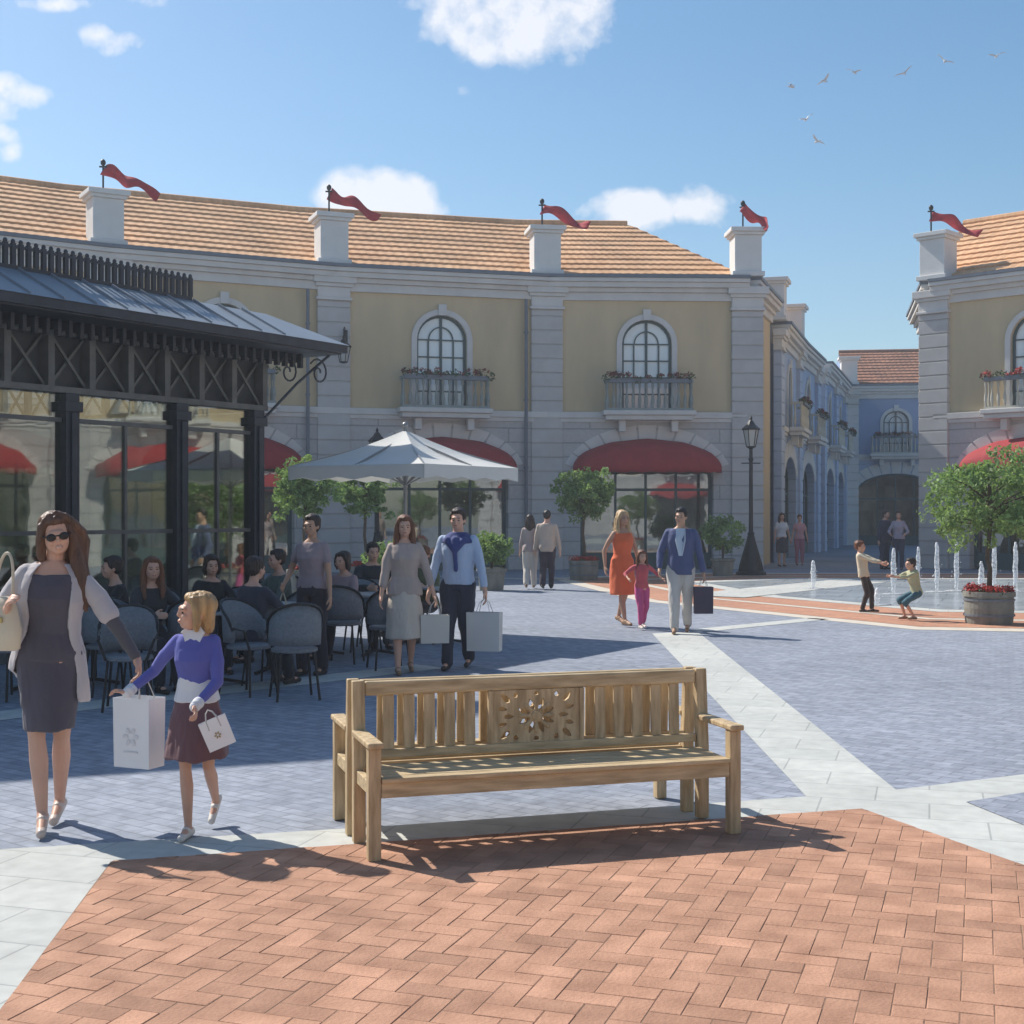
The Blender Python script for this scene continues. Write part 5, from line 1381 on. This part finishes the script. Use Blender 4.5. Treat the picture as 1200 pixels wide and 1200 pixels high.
a = P_(474, 14.6, 8, 'woman in a beige cardigan and cream skirt walking behind the bench with a white bag', H=1.70, skinm=SK, hands={-1:(-.15,-.05,.47),1:(.190,-.04,.47)},
   top=('jacket', C_('rose_beige', (.42,.34,.30)), (1.45,.50)), bottom=('skirt', C_('cream_linen', (.55,.48,.40), .05), (.23,.012,.4)), hair=('long', M_aub), shoes=(SH_B,.02), **walk(.09))
paper_bag(a['W'](a['wr'][1]+Vector((.0,-.01,-.04))), R(10), .30, .30, .12, 'wide white paper bag carried by the woman in the beige cardigan', motif=False, hl=.14, m=mat('cream_paper', (.60,.57,.50), .7, .05, 3))
a = P_(537, 15.0, -12, 'man in a light blue shirt with a navy sweater draped over his shoulders', H=1.78, sex='m', hands={-1:(-.175,-.04,.47),1:(.185,-.05,.46)},
   top=('shirt', C_('light_blue', (.42,.52,.68)), (1.75,.53)), bottom=('trousers', C_('dark_navy', (.025,.032,.055)), 1.95), hair=('short', M_dk), shoes=(SH_D,0),
   extra=lambda i: [ (lambda mb: (i['ring'](mb, i['ringsT']([(0,.000,.78,.108,.076),(0,.002,.80,.106,.074),(0,.004,.828,.082,.060),(0,.004,.850,.052,.044)]), 22),
                       mb.cap(i['T'](-.05,-.062,.80), i['T'](.0,-.086,.74), .022, .020), mb.cap(i['T'](.05,-.062,.80), i['T'](.0,-.086,.74), .022, .020), mb.cap(i['T'](.0,-.066,.80), i['T'](.0,-.080,.75), .028, .022), mb.cap(i['T'](0,-.086,.73), i['T'](.005,-.084,.62), .016, .012),
                       mb.v.__setitem__(slice(None), [v*i['H'] for v in mb.v]), remesh(mb, 'shoulder_sweater', C_('navy_knit', (.04,.06,.20)), i['root'], .010, 2, wob=.006, wf=14)))(MB()) ], **walk(.10))
paper_bag(a['W'](a['wr'][1]+Vector((.0,-.01,-.045))), R(-14), .36, .42, .14, 'large white paper bag carried by the man in the light blue shirt', motif=False, hl=.15, m=mat('grey_white_paper', (.60,.59,.56), .7, .05, 3))
# pair strolling away
P_(621, 30.5, 176, 'woman in a pale top and white trousers, left one of the strolling couple', H=1.66, hands={-1:(-.14,-.02,.47),1:(.14,-.05,.47)}, top=('shirt', C_('pale_pink', (.45,.36,.34)), (1.5,.50)), bottom=('wide', C_('ivory', (.68,.63,.57), .04), 1.93), hair=('long', M_dk), shoes=(SH_B,0), **walk(.09))
P_(641, 30.2, 172, 'man in a beige jacket and dark trousers, right one of the strolling couple', H=1.76, sex='m', top=('jacket', C_('beige_jacket', (.52,.42,.34)), (1.85,.48)), bottom=('trousers', C_('plum_dark', (.04,.03,.045)), 1.95), hair=('short', M_blk), shoes=(SH_D,0), **walk(.08))
# orange dress, child in red, man in blazer
wo = P_(729, 20.6, 28, 'blond woman in a long orange dress walking hand in hand with a child in pink', H=1.74, hands={-1:(-.16,.02,.50),1:(.175,-.06,.44)}, top=('dress', C_('orange', (.78,.16,.055)), (.27,.012,0,.80)), hair=('long', M_lb), shoes=(SH_B,.02), skinm=SK2,
   feet={-1:(-.035,-.10,.05),1:(.045,.13,.07)}, pelvis=(0,0,.53))
P_(752, 20.0, 15, 'small child in a red top and pink trousers holding hands with adults', H=1.16, hands={-1:(-.19,-.04,.62),1:(.26,-.06,.62)}, top=('shirt', C_('red_top', (.55,.10,.12)), (1.5,.52)), bottom=('trousers', C_('magenta', (.58,.09,.25)), 1.85), hair=('long', M_aub), shoes=(M_whshoe,0), **walk(.07,.52))
a = P_(798, 19.4, -10, 'man in a navy blazer and light trousers carrying a dark bag', H=1.80, sex='m', hands={-1:(-.165,-.05,.50),1:(.18,-.02,.46)}, skinm=SK2,
   top=('jacket', C_('navy_blazer', (.075,.095,.20)), (1.85,.47)), bottom=('trousers', C_('light_khaki', (.55,.52,.48), .05), 1.94), hair=('short', M_blk), shoes=(SH_B,0), head=(R(-15),0,0),
   extra=lambda i: (lambda mb: (mb.add([v*i['H'] for v in (i['T'](-.035,-.062,.835), i['T'](.035,-.062,.835), i['T'](.036,-.104,.74), i['T'](.010,-.096,.62), i['T'](-.010,-.096,.62), i['T'](-.036,-.104,.74),
        i['T'](-.035,-.03,.835), i['T'](.035,-.03,.835), i['T'](.045,-.05,.74), i['T'](.02,-.05,.62), i['T'](-.02,-.05,.62), i['T'](-.045,-.05,.74))], [(0,1,2,3,4,5),(11,10,9,8,7,6)]+[(k,(k+1)%6,(k+1)%6+6,k+6) for k in range(6)]), mb.build('shirt', C_('pale_blue', (.50,.58,.66)), i['root'])))(MB()), **walk(.12))
paper_bag(a['W'](a['wr'][1]+Vector((.0,-.01,-.045))), R(5), .26, .38, .10, 'dark violet paper bag in the left hand of the man in the navy blazer', motif=False, hl=.12, m=mat('dark_violet_paper', (.06,.045,.075), .6, .1, 3))
# playing boys
P_(1014, 23.2, 62, 'standing boy in a cream shirt and dark trousers pulling a playmate by the hand', H=1.24, sex='m', feet={-1:(-.05,.03,.045),1:(.06,-.07,.045)}, pelvis=(0,.02,.515), lean=R(-9), hands={-1:(-.09,-.27,.66),1:(.05,-.30,.66)}, poles={-1:(-.4,0,-1),1:(.4,0,-1)},
   top=('shirt', C_('cream_cotton', (.62,.55,.40)), (1.6,.50)), bottom=('trousers', C_('black_brown', (.045,.03,.028)), 1.9), hair=('short', M_aub), shoes=(SH_D,0))
P_(1066, 21.6, -75, 'crouching boy in a khaki shirt and teal shorts leaning back from his playmate\'s hand', H=1.18, sex='m', feet={-1:(-.06,-.03,.045),1:(.05,.04,.045)}, pelvis=(0,.10,.37), lean=R(12), hands={-1:(-.06,-.26,.58),1:(.06,-.26,.58)}, poles={-1:(-.4,0,-1),1:(.4,0,-1)},
   top=('shirt', C_('khaki', (.42,.42,.26)), (1.5,.50)), bottom=('shorts', C_('teal', (.05,.13,.17)), 1.15), hair=('short', M_dk), shoes=(SH_B,0))
# far figures by the lane
P_(916, 42.5, 10, 'distant person in a white top and dark skirt beside the lamp at the lane mouth', H=1.68, top=('shirt', G_white, (.6,.55)), bottom=('skirt', C_('dark_skirt', (.06,.05,.07)), (.26,.01,.3)), hair=('long', M_dk), shoes=(SH_D,0))
P_(937, 43.5, -10, 'distant person in pink at the lane mouth, left of the short water jet', H=1.62, top=('shirt', C_('pink', (.60,.32,.36)), (.6,.52)), bottom=('trousers', C_('rose', (.40,.16,.22)), 1.9), hair=('short', M_aub), shoes=(SH_D,0))
P_(1036, 40.5, 30, 'distant adult in a dark suit with pale shirt behind the standing boy, left of two', H=1.76, sex='m', top=('jacket', C_('dark_suit', (.05,.055,.09)), (1.85,.47)), bottom=('trousers', C_('dark_suit', (.05,.055,.09)), 1.95), hair=('short', M_dk), shoes=(SH_D,0), lean=R(6))
P_(1053, 40.0, -20, 'distant adult in a mauve top and dark trousers behind the playing boys, right of two', H=1.74, top=('shirt', C_('mauve', (.42,.36,.42)), (1.7,.52)), bottom=('trousers', C_('dark_suit', (.05,.055,.09)), 1.95), hair=('short', M_dk), shoes=(SH_D,0), hands={-1:(-.12,-.16,.60),1:(.12,-.16,.60)})
# seated at the café
def sitter(px, Z, yaw, label, **k):
    d = dict(pelvis=(0,.03,.295), feet={-1:(-.06,-.25,.045),1:(.05,-.27,.045)}, hands={-1:(-.09,-.25,.435),1:(.10,-.24,.44)}, poles={-1:(-.8,.3,-1),1:(.8,.3,-1)}, lean=R(7), kpole=(0,-.5,1)); d.update(k)
    return P_(px, Z, yaw, label, **d)
sitter(176, 13.3, 40, 'seated woman with long auburn hair and dark clothes, left of the blond girl', H=1.70, top=('shirt', C_('charcoal', (.035,.035,.04)), (1.8,.50)), bottom=('trousers', C_('black_jeans', (.02,.022,.03)), 1.9), hair=('long', M_aub), shoes=(SH_D,0), head=(R(-15),R(-5),0))
sitter(136, 13.9, -60, 'seated person in black leaning at the table left of the auburn haired sitter', H=1.68, top=('shirt', C_('black_shirt', (.02,.02,.022)), (1.8,.50)), bottom=('trousers', C_('black_jeans', (.02,.022,.03)), 1.9), hair=('short', M_dk), shoes=(SH_D,0))
sitter(436, 17.5, 20, 'seated man in a dark jacket and white collar under the parasol', H=1.76, sex='m', top=('jacket', C_('black_jacket', (.025,.03,.035)), (1.85,.49)), bottom=('trousers', C_('grey_trousers', (.10,.10,.11)), 1.9), hair=('short', M_blk), shoes=(SH_D,0))
sitter(404, 16.2, -30, 'seated woman in a dusty pink blouse under the left edge of the parasol', H=1.66, top=('shirt', C_('dusty_pink', (.36,.24,.24)), (1.3,.50)), bottom=('trousers', C_('black_jeans', (.02,.022,.03)), 1.9), hair=('bob', M_dk), shoes=(SH_D,0))
sitter(296, 13.3, 150, 'seated person in dark navy seen from behind, right of the blond girl', H=1.70, top=('shirt', C_('night_navy', (.03,.035,.055)), (1.8,.50)), bottom=('trousers', C_('black_jeans', (.02,.022,.03)), 1.9), hair=('short', M_dk), shoes=(SH_D,0))
sitter(328, 15.9, -50, 'seated person in a grey green sweater, left of the standing mauve grey woman', H=1.70, top=('shirt', C_('grey_green', (.10,.13,.11)), (1.8,.50)), bottom=('trousers', C_('black_jeans', (.02,.022,.03)), 1.9), hair=('short', M_dk), shoes=(SH_D,0))
sitter(247, 14.9, 25, 'seated person in black seen just over the blond girl\'s head', H=1.66, top=('shirt', C_('black_shirt', (.02,.02,.022)), (1.8,.50)), bottom=('trousers', C_('black_jeans', (.02,.022,.03)), 1.9), hair=('bob', M_dk), shoes=(SH_D,0))
sitter(498, 18.2, -20, 'seated person in olive under the right side of the parasol, behind the walking pair', H=1.68, top=('shirt', C_('olive', (.13,.14,.07)), (1.5,.50)), bottom=('trousers', C_('black_jeans', (.02,.022,.03)), 1.9), hair=('tail', M_aub), shoes=(SH_D,0))
# ------------------------------------------------------------------ thin summer haze
hz = MB(); hz.box((-60,-45,-1), (60,120,24))
M_haze = bpy.data.materials.new('haze'); M_haze.use_nodes = True; _t = M_haze.node_tree
_t.nodes.remove(_t.nodes['Principled BSDF']); _v = _t.nodes.new('ShaderNodeVolumePrincipled')
_v.inputs['Density'].default_value = .0018; _v.inputs['Color'].default_value = (.86,.92,1,1); _v.inputs['Anisotropy'].default_value = .2
_t.links.new(_v.outputs[0], _t.nodes['Material Output'].inputs['Volume'])
meta(hz.build('haze', M_haze), kind='stuff')
